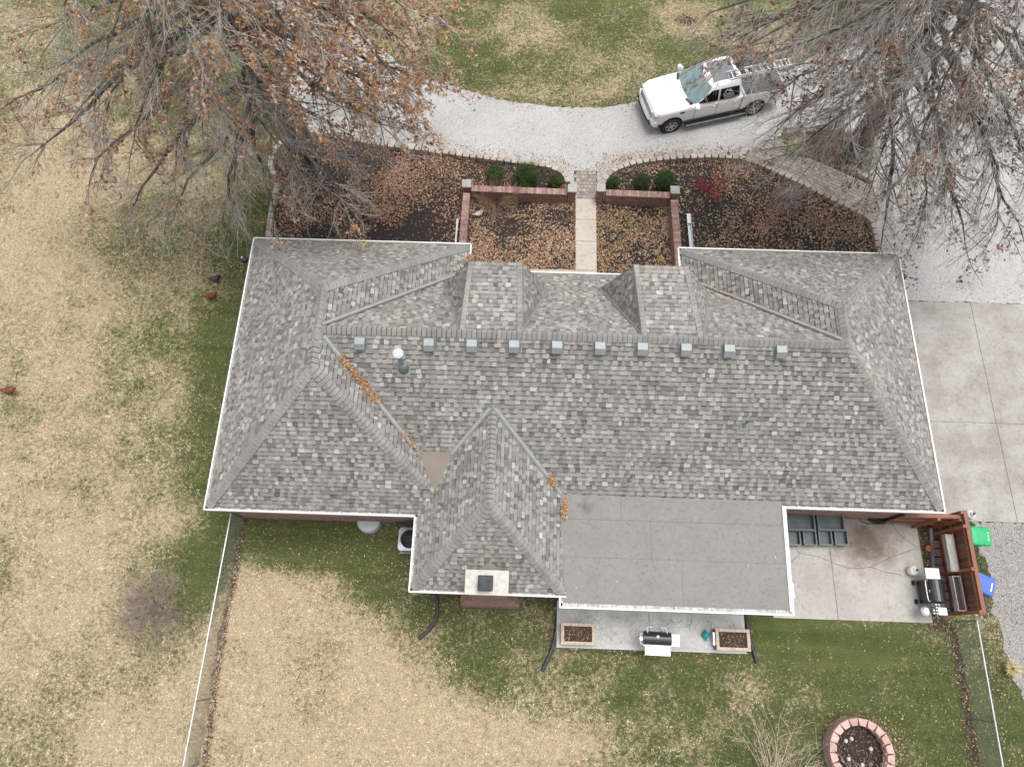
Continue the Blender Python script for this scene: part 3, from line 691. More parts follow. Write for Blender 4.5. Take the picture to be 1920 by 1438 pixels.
# flat roof over the back porch
f0, f1, f2, f3 = P(1064, 936, 2.95), P(1467, 950, 2.95), P(1478, 1153, 2.62), P(1049, 1139, 2.62)
yF = (f2.y + f3.y) / 2; xF0, xF1 = 1.38, 8.22; yB = MS + .06; zB, zF = 2.86, 2.66
b = MB(); X0 = f3.x
nx_ = [xF0, 3.55, 6.05, xF1 - .14]; rows = [yB, 3.75, 2.62, yF + .14]
zf = lambda y: zF + (zB - zF) * (y - yF) / (yB - yF)
for j in range(3):
    y1, y0 = rows[j], rows[j + 1]; g = .97 + .04 * (j % 2); b.mi = 0
    b.face([(X0 + .12 if y0 < 1.9 else xF0, y0, zf(y0) + .004 * j), (xF1 - .1, y0, zf(y0) + .004 * j), (xF1 - .1, y1 - .004, zf(y1) + .004 * j), (xF0 - .3, y1 - .004, zf(y1) + .004 * j)], (g, g, g))
    b.mi = 1
    if j: b.bar((xF0, y1, zf(y1) + .008), (xF1 - .1, y1, zf(y1) + .008), .010, .006, col=(.78, .77, .75))
for x, j in ((5.0, 2), (4.1, 1), (3.2, 0)):
    b.bar((x, rows[j], zf(rows[j]) + .008), (x, rows[j + 1], zf(rows[j + 1]) + .008 + .004 * j), .008, .006, col=(.85, .84, .82))
b.box(xF0, xF1 - .1, yF + .14, yB, 2.40, 2.6)
fr = b.build('porch_roof', [M['membrane2'], M['membrane']], house)
gutter((X0, yF), (xF1, yF), (0, 1), z=zF - .01, w=.15, par=fr)
gutter((X0, yF), (X0, 1.46), (1, 0), z=zF - .01, w=.1, par=fr)
b = MB(); b.bar((xF1 - .035, yF, zF - .03), (xF1 - .035, 4.32, 2.83), .07, .18); b.bar((xF1 - .09, yF + .1, zF + .0), (xF1 - .09, 4.32, 2.86), .035, .10); b.box(xF1, xF1 + .14, yF + .5, yF + .95, 1.6, 2.5)
b.build('fascia', M['white'], fr)
b = MB(); b.box(1.3, xF1 - .35, yF + .55, yF + .7, 0, 2.4); b.box(xF1 - .5, xF1 - .35, yF + .55, 4.5, 0, 2.4); b.build('sunroom_wall', M['siding'], house)
# roof vents
for px in (676, 805, 885, 964, 1044, 1124, 1203, 1284, 1364, 1461):
    y = yS(5.86); c = P(px, 642 + (px - 676) * .0225, 5.95)
    x = c.x; mu = V((0, math.sqrt(1 / (1 + mS * mS)), mS / math.sqrt(1 + mS * mS))); nn = V((0, -mu.z, mu.y)); o = V((x, c.y, zS(c.y)))
    Mx = Matrix(((1, mu.x, nn.x, o.x), (0, mu.y, nn.y, o.y), (0, mu.z, nn.z, o.z), (0, 0, 0, 1)))
    b = MB(); w = .145
    b.box(-w - .05, w + .05, -.2, .2, .012, .02, (.8, .8, .8), Mx)
    q = [Mx @ V(t) for t in ((-w, -.15, .03), (w, -.15, .03), (w, -.17, .17), (-w, -.17, .17), (-w, .02, .2), (w, .02, .2), (-w, .18, .08), (w, .18, .08), (-w, .18, .02), (w, .18, .02))]
    b.add(q, [(0, 1, 2, 3), (3, 2, 5, 4), (4, 5, 7, 6), (6, 7, 9, 8), (0, 3, 4, 6, 8), (1, 9, 7, 5, 2)])
    b.build('roof_vent', M['vent'], house, bevel=.008)
# flue vent with storm collar, two plumbing stacks
def roof_pt(px, py):
    z = 5.
    for _ in range(20): q = P(px, py, z); z = zS(q.y)
    return P(px, py, z)
c = roof_pt(757, 690); b = MB(); n = V((0, -mS, 1)).normalized(); up = V((0, 1, mS)).normalized()
b.face([c + V((-.2, 0, 0)) - up * .25 + n * .03, c + V((.2, 0, 0)) - up * .25 + n * .03, c + V((.2, 0, 0)) + up * .2 + n * .03, c + V((-.2, 0, 0)) + up * .2 + n * .03])
b.lathe(c.x, c.y, [(.17, c.z - .05), (.12, c.z + .22), (.09, c.z + .3)]); b.build('flue_flashing', M['vent'], house, smooth=True)
b = MB(); b.lathe(c.x, c.y, [(.075, c.z), (.075, c.z + 1.0)]); b.lathe(c.x, c.y, [(.13, c.z + .30), (.09, c.z + .36)]); fp = b.build('flue_pipe', M['vent'], house)
b = MB(); b.lathe(c.x, c.y, [(.10, c.z + 1.0), (.145, c.z + 1.02), (.15, c.z + 1.1), (.10, c.z + 1.13), (.0, c.z + 1.14)]); b.build('rain_cap', M['cover'], fp)
for px, py in ((787, 806), (1180, 900), (1395, 797)):
    c = roof_pt(px, py); b = MB(); b.face([c + V((-.13, 0, 0)) - up * .17 + n * .028, c + V((.13, 0, 0)) - up * .17 + n * .028, c + V((.13, 0, 0)) + up * .1 + n * .028, c + V((-.13, 0, 0)) + up * .1 + n * .028])
    b.lathe(c.x, c.y, [(.08, c.z - .03), (.045, c.z + .16)]); b.tube([c, c + V((0, 0, .3))], .034, 10, False); b.box(-.02, .02, -.02, .02, .2, .21, None, Matrix.Translation(c)); b.build('vent_pipe', M['vent'], house, smooth=False)
# chimney
cz = 5.15; a = P(873, 1067, cz); c = P(953, 1117, cz); cx0, cx1, cy0, cy1 = a.x, c.x, c.y, a.y
b = MB(); b.box(cx0 + .05, cx1 - .05, cy0 + .05, cy1 - .05, 1.5, cz - .12)
e0, e1 = P(865, 1138, .6).x, P(972, 1138, .6).x; yb_ = P(918, 1140).y
b.box(e0, e1, yb_, 1.95, 0, 1.35)
for s, x0, x1 in ((0, e0, cx0 + .05), (1, cx1 - .05, e1)):
    if s == 0: b.add([(x0, yb_, 1.35), (x1, yb_, 1.35), (x1, cy0 + .05, 1.9), (x0, 1.9, 1.35), (x1, 1.9, 1.9)], [(0, 2, 4, 3), (0, 1, 2)])
    else: b.add([(x0, yb_, 1.35), (x1, yb_, 1.35), (x0, cy0 + .05, 1.9), (x1, 1.9, 1.35), (x0, 1.9, 1.9)], [(1, 3, 4, 2), (0, 1, 2)])
b.add([(cx0 + .05, yb_, 1.353), (cx1 - .05, yb_, 1.353), (cx1 - .05, cy0 + .05, 1.9), (cx0 + .05, cy0 + .05, 1.9)], [(0, 1, 2, 3)])
ch = b.build('chimney', M['brick'], house)
b = MB(); b.box(cx0, cx1, cy0, cy1, cz - .12, cz); b.build('chimney_cap', M['cement'], ch, bevel=.015)
fx, fy = P(910, 1093, cz + .25).x, P(910, 1093, cz + .25).y
b = MB(); b.box(fx - .2, fx + .2, fy - .2, fy + .2, cz + .2, cz + .27); b.box(fx - .14, fx + .14, fy - .14, fy + .14, cz, cz + .2); b.build('flue_cap', M['fluem'], ch, bevel=.03)
# saddle behind chimney
b = MB(); rz = lambda y: ZE + (y - ey) * (ZX - ZE) / 2.2; b.face([(cx0, cy1 - .02, rz(cy1) + .04), ((cx0 + cx1) / 2, cy1 - .02, rz(cy1) + .34), ((cx0 + cx1) / 2, cy1 + .42, rz(cy1 + .42) + .03)], (1, 1, 1)); b.face([(cx1, cy1 - .02, rz(cy1) + .04), ((cx0 + cx1) / 2, cy1 - .02, rz(cy1) + .34), ((cx0 + cx1) / 2, cy1 + .42, rz(cy1 + .42) + .03)], (1, 1, 1)); b.build('chimney_saddle', M['membrane'], ch)
# corner lights under the eaves
def flood(px, py, z, s):
    c = P(px, py, z); b = MB(); b.tube([c + V((s * .45, 0, .1)), c + V((s * .1, -.02, .02))], .035, 8); b.lathe(c.x, c.y, [(.03, c.z + .12), (.1, c.z + .09), (.12, c.z + .0), (.07, c.z - .1)], 14)
    o = b.build('floodlight', M['black'], house, smooth=True)
    b = MB(); b.lathe(c.x - s * .06, c.y + .05, [(.04, c.z + .075), (.045, c.z + .11), (.01, c.z + .13)], 10); b.build('lens', M['galv'], o)
flood(458, 488, 2.0, 1); flood(1693, 519, 2.1, -1)
b = MB(); b.tube([V((1.62, 1.5, 2.6)), V((1.62, 1.5, .1))], .04, 8); b.build('downspout', M['white'], house)

# ------------------------------------------------------------------ courtyard walls
def cwall(pa, pb, label, zt=.65, w=.28):
    a = P(*pa, zt); c = P(*pb, zt); b = MB(); b.bar((a.x, a.y, zt / 2 - .03), (c.x, c.y, zt / 2 - .03), w - .03, zt - .06)
    o = b.build('brick_wall', M['brick']); tag(o, label, 'wall', None)
    b = MB(); d = (c - a).normalized(); L = (c - a).length; n = int(L / .11); s = V((-d.y, d.x, 0)) * w / 2
    for i in range(n):
        p = a + d * (i * L / n + .004); q = a + d * ((i + 1) * L / n - .004); t = rnd.uniform(.75, 1.25)
        b.prism([p - s, q - s, q + s, p + s], zt - .06, zt + rnd.uniform(-.003, .003), (t, t * rnd.uniform(.9, 1.1), t))
    b.build('coping', M['copingb'], o); return o
M['copingb'] = simple('coping_brick', (.285, .18, .155), .95, var=.3, sc=8, bs=.5, usecol=True)
cwall((884, 353), (1064, 360), 'low brick wall behind three boxwoods left of the front walk')
cwall((1136, 361), (1256, 366), 'low brick wall behind three boxwoods right of the front walk')
cwall((875, 362), (866, 470), 'brick side wall of the courtyard beside the white downspout pipe')
cwall((1264, 375), (1274, 500), 'brick side wall of the courtyard beside the metal trough')
for (px, py), lab in (((875, 344), 'brick pillar with square stone cap at the left corner of the courtyard'), ((1073, 353), 'brick pillar with stone cap just left of the front walk'), ((1127, 352), 'brick pillar with stone cap just right of the front walk'), ((1266, 356), 'brick pillar with stone cap at the right corner of the courtyard')):
    c = P(px, py, .85); b = MB(); b.box(c.x - .15, c.x + .15, c.y - .15, c.y + .15, 0, .78)
    o = b.build('brick_pillar', M['brick']); tag(o, lab, 'pillar', 'pillars of the brick courtyard wall')
    b = MB(); b.box(c.x - .18, c.x + .18, c.y - .18, c.y + .18, .78, .86); b.build('cap', M['stone'], o, bevel=.01)

# ------------------------------------------------------------------ patio and porch slab
y0, y1 = P(1600, 1163).y, 4.7; xa, xb, xc_ = P(1478, 1158).x, P(1562, 1090).x, P(1733, 1080).x
pt = MB(); pt.box(xa - .5, xb - .012, y0, y1, -.05, .05); pt.box(xb + .012, xc_, y0, y1, -.05, .05); pt.box(xa - .5, xc_, y0 + .01, y1, -.05, .025)
patio = tag(pt.build('patio', M['patio']), kind='structure')
b = MB()
for ln in ([(1490, 1024), (1500, 1037), (1530, 1042), (1556, 1052), (1585, 1064), (1610, 1066), (1630, 1063), (1660, 1072), (1690, 1078)], [(1670, 978), (1690, 1005), (1718, 1025)], [(1500, 1037), (1482, 1055)], [(1630, 1063), (1660, 1050), (1718, 1027)]):
    q = spline([P(x, y, .052) for x, y in ln], 3)
    q = [p + V((rnd.uniform(-.012, .012), rnd.uniform(-.012, .012), 0)) for p in q]
    for i in range(len(q) - 1): b.bar(q[i], q[i + 1], .012, .003)
b.build('crack', M['crackm'], patio)
y0, y1 = P(1200, 1219).y, 3.9; xa, xb, xm = P(1043, 1212).x, P(1398, 1222).x, P(1216, 1170).x
pt = MB(); pt.box(xa, xm - .01, y0, y1, -.05, .12); pt.box(xm + .01, xb, y0, y1, -.05, .12); pt.box(xa + .01, xb - .01, y0 + .02, y1, -.05, .09)
tag(pt.build('porch_slab', M['porch'], bevel=.01), kind='structure')
def planter(px, py, lab):
    c = P(px, py, .5); b = MB(); w, d, t = .545, .33, .1
    for bx in ((-w, w, -d, -d + .09), (-w, w, d - .09, d), (-w, -w + .09, -d + .09, d - .09), (w - .09, w, -d + .09, d - .09)):
        b.box(c.x + bx[0] * .96, c.x + bx[1] * .96, c.y + bx[2] * .96, c.y + bx[3] * .96, .12, .44)
    e = empty('planter_box', (c.x, c.y, .12), 0, lab, 'planter', 'planters on the porch slab'); b.build('brick_side', M['brick'], e)
    b = MB(); 
    for bx in ((-w, w, -d, -d + t), (-w, w, d - t, d), (-w, -w + t, -d + t + .003, d - t - .003), (w - t, w, -d + t + .003, d - t - .003)):
        b.box(c.x + bx[0], c.x + bx[1], c.y + bx[2], c.y + bx[3], .44, .49)
    b.build('timber_rim', M['tanwood'], e, bevel=.006)
    b = MB(); b.box(c.x - w + .1, c.x + w - .1, c.y - d + .1, c.y + d - .1, .3, .40); b.build('soil', M['soil'], e); return c
pl1 = planter(1084, 1188, 'tan timber topped planter on the left end of the porch slab')
pl2 = planter(1375, 1199, 'tan timber topped planter on the right end of the porch slab beside the teal can')
# ------------------------------------------------------------------ smoker grill on the porch
c = P(1231, 1197, .8); g = empty('barrel_grill', (c.x, c.y, .12), math.radians(-1), 'black barrel grill with white shelves standing on the porch slab', 'grill')
b = MB(); n = 14; b.rings([[(x, .0 + .21 * math.cos(t), .72 + .21 * math.sin(t)) for t in [math.pi * k / n for k in range(n + 1)]] for x in (-.43, .43)], True, False); b.build('lid', M['black'], g, smooth=False, local=True)
b = MB(); b.rings([[(x, .2 * math.cos(t), .72 + .2 * math.sin(t)) for t in [math.pi + math.pi * k / n for k in range(n + 1)]] for x in (-.43, .43)], True, False); b.box(-.43, .43, -.235, -.19, .66, .80); b.build('fire_box', M['white'], g, local=True)
b = MB(); b.box(-.38, .42, -.50, -.245, .70, .73); b.build('front_shelf', M['white'], g, local=True, bevel=.01)
b = MB(); b.box(.45, .72, -.21, .16, .70, .73); b.build('side_shelf', M['white'], g, local=True, bevel=.01)
for sx in (-1, 1):
    b = MB(); b.tube(spline([(sx * .12, .33, .80), (sx * .24, .33, .78), (sx * .30, .3, .76), (sx * .31, .15, .86)], 4), .014, 6); b.build('lid_handle', M['white'], g, local=True)
    for sy in (-.2, .2):
        b = MB(); b.tube([(sx * .38, sy, .62), (sx * .42, sy * 1.1, .0)], .018, 6); b.build('leg', M['white'], g, local=True)
b = MB(); b.tube(spline([(-.45, .12, .74), (-.52, .1, .76), (-.52, -.15, .76), (-.45, -.17, .74)], 3), .016, 6); b.cyl(-.5, -.02, .7, .82, .06); b.build('side_handle', M['white'], g, local=True)
b = MB(); b.lathe(.0, .05, [(.04, .925), (.045, .94), (.0, .95)], 14); b.build('thermometer', M['chrome'], g, local=True)
# watering can
c = P(1323, 1190, .25); e = empty('watering_can', (c.x, c.y, .12), 0, 'teal watering can beside the right planter on the porch slab', 'watering can')
b = MB(); b.lathe(0, 0, [(.08, 0), (.11, .05), (.10, .2), (.05, .24)], 16); b.tube([(0, -.08, .06), (.01, -.2, .2)], [.03, .018], 8); b.build('can', M['teal'], e, smooth=True, local=True)
b = MB(); b.tube(spline([(0, .09, .06), (-.02, .17, .16), (0, .08, .25), (0, 0, .24)], 4), .014, 6); b.build('handle', M['teal'], e, local=True)
c = P(1324, 1203, .14); b = MB(); b.lathe(c.x, c.y, [(.05, .12), (.05, .15), (.02, .2)], 10); tag(b.build('bottle', M['white'], smooth=True), 'small white bottle on the porch slab below the teal can', 'bottle')
c = P(1337, 1197, .3); b = MB(); b.box(c.x - .035, c.x + .035, c.y - .2, c.y + .2, .12, .42); tag(b.build('tray', M['galv'], bevel=.01), 'grey tray standing on edge against the right planter', 'tray')

# ------------------------------------------------------------------ black drain pipes
def drain(l, lab, r=.055):
    pts = spline([P(*p) + V((0, 0, p2)) for p, p2 in l], 14); b = MB(); rr = [r * (1 + .08 * (i % 2)) for i in range(len(pts))]
    b.tube(pts, rr, 10); tag(b.build('drain_pipe', M['pipe'], smooth=False), lab, 'pipe', 'black drain pipes on the back lawn')
drain([((818, 1105), .5), ((819, 1118), .07), ((820, 1150), .06), ((808, 1176), .06), ((785, 1198), .06)], 'black drain pipe curving left from the chimney side over the grass')
drain([((1044, 1105), .6), ((1045, 1125), .07), ((1044, 1170), .06), ((1035, 1215), .06), ((1016, 1258), .06)], 'long black drain pipe curving round the left planter')
drain([((1396, 1140), .3), ((1398, 1160), .07), ((1406, 1200), .06), ((1418, 1242), .06)], 'short black drain pipe beyond the right planter')
# ------------------------------------------------------------------ AC unit, well cover, green box
c = P(768, 1010, .75); ac = empty('air_conditioner', (c.x, c.y, 0), 0, 'grey air conditioner unit with round fan grille under the back eave', 'air conditioner')
def rr(w, r, z, n=5): 
    o = []
    for cx, cy, a0 in ((w - r, w - r, 0), (-w + r, w - r, 90), (-w + r, -w + r, 180), (w - r, -w + r, 270)):
        for k in range(n): t = math.radians(a0 + 90 * k / (n - 1)); o.append((cx + r * math.cos(t), cy + r * math.sin(t), z))
    return o
b = MB(); b.box(-.4, .4, -.4, .4, 0, .06); b.rings([rr(.36, .12, .06), rr(.36, .12, .68)], False); b.build('casing', M['vent'], ac, local=True)
b = MB(); oc = [(.31 * math.cos(t), .31 * math.sin(t), .75) for t in [2 * math.pi * k / 20 + .2 * 0 for k in range(20)]]
ro = [(x * 1, y, .72) for x, y, z in rr(.38, .13, .72)]
import cmath
ro = sorted(ro, key=lambda p: math.atan2(p[1], p[0])); oc = sorted(oc, key=lambda p: math.atan2(p[1], p[0]))
b.rings([[(x, y, .66) for x, y, z in ro], ro, oc, [(x, y, .6) for x, y, z in oc]], False); b.build('top_cover', M['galv'], ac, local=True)
b = MB(); b.cyl(0, 0, .58, .60, .32, n=24); b.build('fan_well', M['dark'], ac, local=True)
b = MB(); b.cyl(0, 0, .62, .68, .07, n=14)
for k in range(3):
    t = k * 2.094 + .6; u = V((math.cos(t), math.sin(t), 0)); w = V((-u.y, u.x, 0)); b.face([u * .06 + w * .02 + V((0, 0, .64)), u * .27 - w * .1 + V((0, 0, .62)), u * .27 + w * .1 + V((0, 0, .66)), u * .06 - w * .03 + V((0, 0, .65))])
b.build('fan', M['rubber'], ac, local=True)
b = MB()
for k in range(24): t = k * math.pi / 12; b.bar((.05 * math.cos(t), .05 * math.sin(t), .735), (.31 * math.cos(t), .31 * math.sin(t), .745), .004, .004)
for r in (.1, .17, .24): b.tube([(r * math.cos(t), r * math.sin(t), .742) for t in [2 * math.pi * k / 24 for k in range(25)]], .003, 4)
b.build('grille', M['black'], ac, local=True)
c = P(692, 968, .3); b = MB(); n = 16
b.rings([[(c.x + r * math.cos(t), 3.88 + r * math.sin(t) * .95, z) for t in [math.pi + math.pi * k / n for k in range(n + 1)]] for r, z in ((.40, 0), (.40, .3), (.385, .33), (.36, .31), (.0, .34))], False, False)
tag(b.build('window_well_cover', M['cover']), 'white half round window well cover against the back wall', 'well cover')
c = P(750, 974, .2); b = MB(); b.box(c.x - .17, c.x + .17, c.y - .1, c.y + .12, 0, .3); tag(b.build('utility_box', M['dkgreen'], bevel=.03), 'dark green utility box against the back wall near the air conditioner', 'box')

# ------------------------------------------------------------------ grey bins under the eave
def openbin(cx, cy, w, d, h, t, name, lab, cat, grp, ribs=3):
    b = MB(); e = empty(name, (cx, cy, .05), 0, lab, cat, grp)
    for x0, x1, y0, y1 in ((-w, w, -d, -d + t), (-w, w, d - t, d), (-w, -w + t, -d + t, d - t), (w - t, w, -d + t, d - t)): b.box(x0, x1, y0, y1, 0, h)
    b.box(-w + t, w - t, -d + t, d - t, 0, h - .13, (.95, .98, .98)); b.build('tub', M['plastic'], e, local=True)
    b = MB(); 
    for x0, x1, y0, y1 in ((-w - .02, w + .02, -d - .02, -d + t + .01), (-w - .02, w + .02, d - t - .01, d + .02), (-w - .02, -w + t + .01, -d + t + .013, d - t - .013), (w - t - .01, w + .02, -d + t + .013, d - t - .013)): b.box(x0, x1, y0, y1, h, h + .025, (1.12, 1.15, 1.15))
    b.build('rim', M['plastic'], e, local=True, bevel=.004)
    b = MB()
    for k in range(ribs): y = -d + (k + 1) * 2 * d / (ribs + 1); b.box(-w + t, w - t, y - .006, y + .006, h - .128, h - .12, (1.25, 1.3, 1.3))
    b.build('floor_rib', M['plastic'], e, local=True)
for i, px in enumerate((1501, 1556)):
    c = P(px, 974, .5); openbin(c.x, c.y, .44, .36, .5, .03, 'storage_bin', ('left', 'right')[i] + ' of the two large open grey bins under the back eave', 'bin', 'large grey bins under the back eave')
for i, px in enumerate((1488, 1518, 1547, 1577)):
    c = P(px, 1008, .35); openbin(c.x, c.y, .21, .24, .32, .02, 'crate', ('first', 'second', 'third', 'fourth')[i] + ' from the left in the row of small open grey crates on the patio', 'crate', 'small grey crates on the patio', 1)
# cable coil + hose loop
c = P(1650, 966, .4); b = MB(); r = random.Random(3)
for k in range(14):
    R = r.uniform(.2, .33); ph = r.random() * 6; pts = [(c.x + R * math.cos(t + ph) * 1.15, c.y + R * .7 * math.sin(t + ph), .08 + .018 * k + .03 * math.sin(2 * t + k)) for t in [2 * math.pi * j / 20 for j in range(21)]]; b.tube(pts, .016, 6)
b.tube(spline([V((c.x - .2, c.y + .1, .2)), P(1620, 963, .1), P(1611, 973, .07), P(1625, 981, .07), P(1655, 982, .07), P(1680, 978, .1)], 8), .012, 6)
tag(b.build('hose_coil', M['rubber']), 'black coiled hose on the patio below the eave', 'hose')

# ------------------------------------------------------------------ wooden fence screen
zt = 1.75; tn, ts = P(1806, 957, zt), P(1846, 1150, zt); fx = (tn.x + ts.x) / 2; fy1, fy0 = tn.y, ts.y
def board_fence(name, a, c, face, label, posts, h=1.75):
    e = empty(name, ((a[0] + c[0]) / 2, (a[1] + c[1]) / 2, 0), 0, label, 'fence'); a = V((a[0], a[1], 0)); c = V((c[0], c[1], 0)); d = (c - a).normalized(); L = (c - a).length; s = V((face[0], face[1], 0))
    b = MB(); n = int(L / .14)
    for i in range(n):
        k = rnd.uniform(.7, 1.25); p = a + d * (i * L / n + .003); q = a + d * ((i + 1) * L / n - .003)
        b.prism([p - s * .01, q - s * .01, q + s * .01, p + s * .01], .03, h + rnd.uniform(-.02, .02), (k, k * rnd.uniform(.85, 1.05), k))
    b.build('boards', M['redwood'], e); 
    for z in (.35, .95, h - .12): b = MB(); b.bar(a + s * .035 + V((0, 0, z)), c + s * .035 + V((0, 0, z)), .045, .09, col=(1.5, 1.5, 1.5)); b.build('rail', M['redwood'], e)
    for t in posts: b = MB(); p = a + d * (L * t) + s * .09; b.box(p.x - .05, p.x + .05, p.y - .05, p.y + .05, 0, h + .04, (1.55, 1.35, 1.1)); b.build('post', M['redwood'], e)
    b = MB(); b.bar(a + V((0, 0, h + .03)), c + V((0, 0, h + .03)), .12, .03, col=(1.3, 1.3, 1.3)); b.build('cap_rail', M['redwood'], e)
    return e
board_fence('wooden_fence', (fx, fy1), (fx, fy0), (-1, 0), 'red brown board fence screen between patio and bins', (.02, .16, .58, .985))
board_fence('wooden_fence', (12.5, 4.42), (fx - .06, 4.42), (0, -1), 'short red brown fence panel joining the house corner to the screen', (.6, .99), 1.6)
def wplanter(pa, pb, lab, filled):
    z = 1.15; a = P(*pa, z); c = P(*pb, z); L = abs(a.y - c.y); x = fx - .26; cy = (a.y + c.y) / 2; e = empty('hanging_planter', (x, cy, z - .2), 0, lab, 'planter', 'planters on the fence screen')
    b = MB()
    for x0, x1, y0, y1 in ((-.13, -.105, -L / 2, L / 2), (.105, .13, -L / 2, L / 2), (-.105, .105, -L / 2, -L / 2 + .025), (-.105, .105, L / 2 - .025, L / 2)): b.box(x0, x1, y0, y1, 0, .2)
    b.build('trough', M['graywood'], e, local=True)
    b = MB(); b.box(-.103, .103, -L / 2 + .03, L / 2 - .03, .02, .19 if filled else .1, (1.1, 1.1, 1.1)); b.build('lid_board' if filled else 'soil', M['graywood'] if filled else M['soil'], e, local=True)
wplanter((1797, 1002), (1815, 1072), 'weathered grey planter with board lid, nearer the house on the fence screen', True)
wplanter((1812, 1080), (1832, 1146), 'weathered grey planter full of soil, farther from the house on the fence screen', False)
b = MB()
for i in range(9):
    c = P(1758 + i * 2.3 + rnd.uniform(-1, 1), 1020 + i * 16, .1); b.box(c.x - .16, c.x + .12, c.y - .12, c.y + .12, 0, .12 + rnd.uniform(0, .03), (rnd.uniform(.45, .7),) * 3)
tag(b.build('block_edging', M['pinkblock'], bevel=.02), 'dull red stone blocks along the foot of the fence screen', 'edging')
b = MB(); a = P(1745, 990, .05); c = P(1750, 1065, .05); b.bar(a, c, .09, .08); tag(b.build('timber', M['graywood']), 'weathered timber lying in the strip beside the fence screen', 'timber')
c = P(1741, 1028, .1); b = MB(); b.lathe(c.x, c.y, [(.06, .02), (.1, .05), (.11, .15), (.09, .16)], 12); tag(b.build('flower_pot', simple('terracotta', (.42, .15, .06), .8)), 'small orange terracotta pot in the strip beside the patio', 'pot')

# ------------------------------------------------------------------ bins and tanks
def wheelie(px, py, rz, mat, lab, dark):
    c = P(px, py, 1.0); e = empty('wheeled_bin', (c.x, c.y, 0), rz, lab, 'bin'); b = MB()
    b.rings([[(x * k, y * k, z) for x, y in ((-.27, -.28), (.27, -.28), (.3, -.2), (.3, .2), (.27, .28), (-.27, .28))] for z, k in ((.02, .78), (.12, .8), (.95, 1.0))]); b.build('bin_body', mat, e, local=True)
    b = MB(); b.rings([[(x * k, y * k, z) for x, y in rr2(.33, .31, .07)] for z, k in ((.95, 1), (.98, 1.0), (1.03, .9), (1.045, .5))]); b.build('lid', mat, e, local=True, bevel=.006)
    b = MB(); b.box(.06, .07, -.3, .3, 1.0, 1.044); b.build('lid_crease', mat, e, local=True)
    b = MB(); b.tube(spline([(-.3, -.22, .93), (-.38, -.22, .95), (-.38, .22, .95), (-.3, .22, .93)], 3), .016, 6); b.build('handle', M['rubber'], e, local=True)
    for s in (-1, 1):
        b = MB(); b.tube([(-.24, s * .24, .12), (-.24, s * .3, .12)], .12, 14); b.build('wheel', M['rubber'], e, local=True)
    b = MB()
    if dark: b.box(.18, .225, -.16, .12, 1.02, 1.043)
    else:
        for k in range(5):
            y = -.14 + k * .06; b.box(.15, .245, y, y + .014, 1.02, 1.042); b.box(.15 if k % 2 else .2, .165 if k % 2 else .215, y + .014, y + .042, 1.02, 1.042)
    b.build('marking', M['decal'], e, local=True)
def rr2(w, h, r, n=4):
    o = []
    for cx, cy, a0 in ((w - r, h - r, 0), (-w + r, h - r, 90), (-w + r, -h + r, 180), (w - r, -h + r, 270)):
        for k in range(n): t = math.radians(a0 + 90 * k / (n - 1)); o.append((cx + r * math.cos(t), cy + r * math.sin(t)))
    return o
wheelie(1839, 1005, math.radians(-2), M['green'], 'green wheeled bin with raised white marks on its lid outside the fence', 0)
wheelie(1846, 1095, math.radians(-22), M['blue'], 'blue wheeled bin turned askew with a white bar on its lid', 1)
for px, py, lab, tl in ((1715, 1069, 'white gas tank standing on the patio beside the gas grill', 0), (1822, 964, 'white gas tank on the concrete drive beyond the fence corner', 1)):
    c = P(px, py, .35); e = empty('gas_tank', (c.x, c.y, .05 if not tl else .03), 0, lab, 'gas tank', 'white gas tanks'); b = MB(); b.lathe(0, 0, [(.10, 0), (.11, .03), (.155, .08), (.155, .28), (.12, .35), (.04, .38)], 22); b.build('cylinder', M['white'], e, smooth=True, local=True)
    b = MB(); n = 12; b.rings([[(.085 * math.cos(t), .085 * math.sin(t), z) for t in [.5 + 5 * k / n for k in range(n + 1)]] for z in (.34, .44)], False, False); b.build('collar', M['white'], e, local=True)
    b = MB(); b.cyl(.0, 0, .37, .43, .025, n=10); b.cyl(.03, 0, .40, .43, .04, n=10); b.build('valve', M['black'], e, local=True)
# gas grill against the screen
c = P(1759, 1107, .95); a = P(1745, 1085, .95); g = empty('gas_grill', (c.x, c.y, .05), math.radians(90), 'gas grill with black hood and steel side shelves on the patio by the fence screen', 'grill')
# local: x along length (north = +x after 90deg), y points west (front)
def lb(name, mat, *bx, bev=.01, col=None):
    b = MB()
    for q in bx: b.box(*q, col)
    return b.build(name, mat, g, local=True, bevel=bev)
lb('cart', M['black'], (-.36, .36, -.22, .22, .12, .62)); n = 10
b = MB(); b.rings([[(x, -.02 + .27 * math.cos(t), .68 + .27 * math.sin(t) ** .8) for t in [math.pi * k / n for k in range(n + 1)]] for x in (-.33, .33)], True, False); lid = b.build('hood', M['black'], g, local=True)
b = MB(); b.face([(-.33, -.27, .80), (.33, -.27, .80), (.33, -.02, .955), (-.33, -.02, .955)]); b.build('hood_top', M['liner'], g, local=True)
b = MB(); b.tube(spline([(-.31, .24, .80), (-.28, .33, .84), (.28, .33, .84), (.31, .24, .80)], 5), .016, 7); b.build('handle', M['chrome'], g, local=True)
lb('side_shelf', M['galv'], (.37, .72, -.24, .22, .70, .74)); lb('side_burner', M['galv'], (-.74, -.5, -.26, .02, .70, .76)); lb('burner_cover', M['black'], (-.5, -.37, -.24, .22, .66, .72), (-.70, -.5, .02, .2, .66, .715))
for k in range(4):
    for j in range(2): b = MB(); b.lathe(-.42 - k * .09, .05 + j * .09 - .1 * (k < 2), [(.03, .70), (.028, .745), (.01, .75)], 10); b.build('knob', M['chrome'], g, local=True)
b = MB(); b.lathe(-.62, .3, [(.15, .50), (.16, .55), (.10, .60)], 18); b.build('bowl', M['galv'], g, local=True)
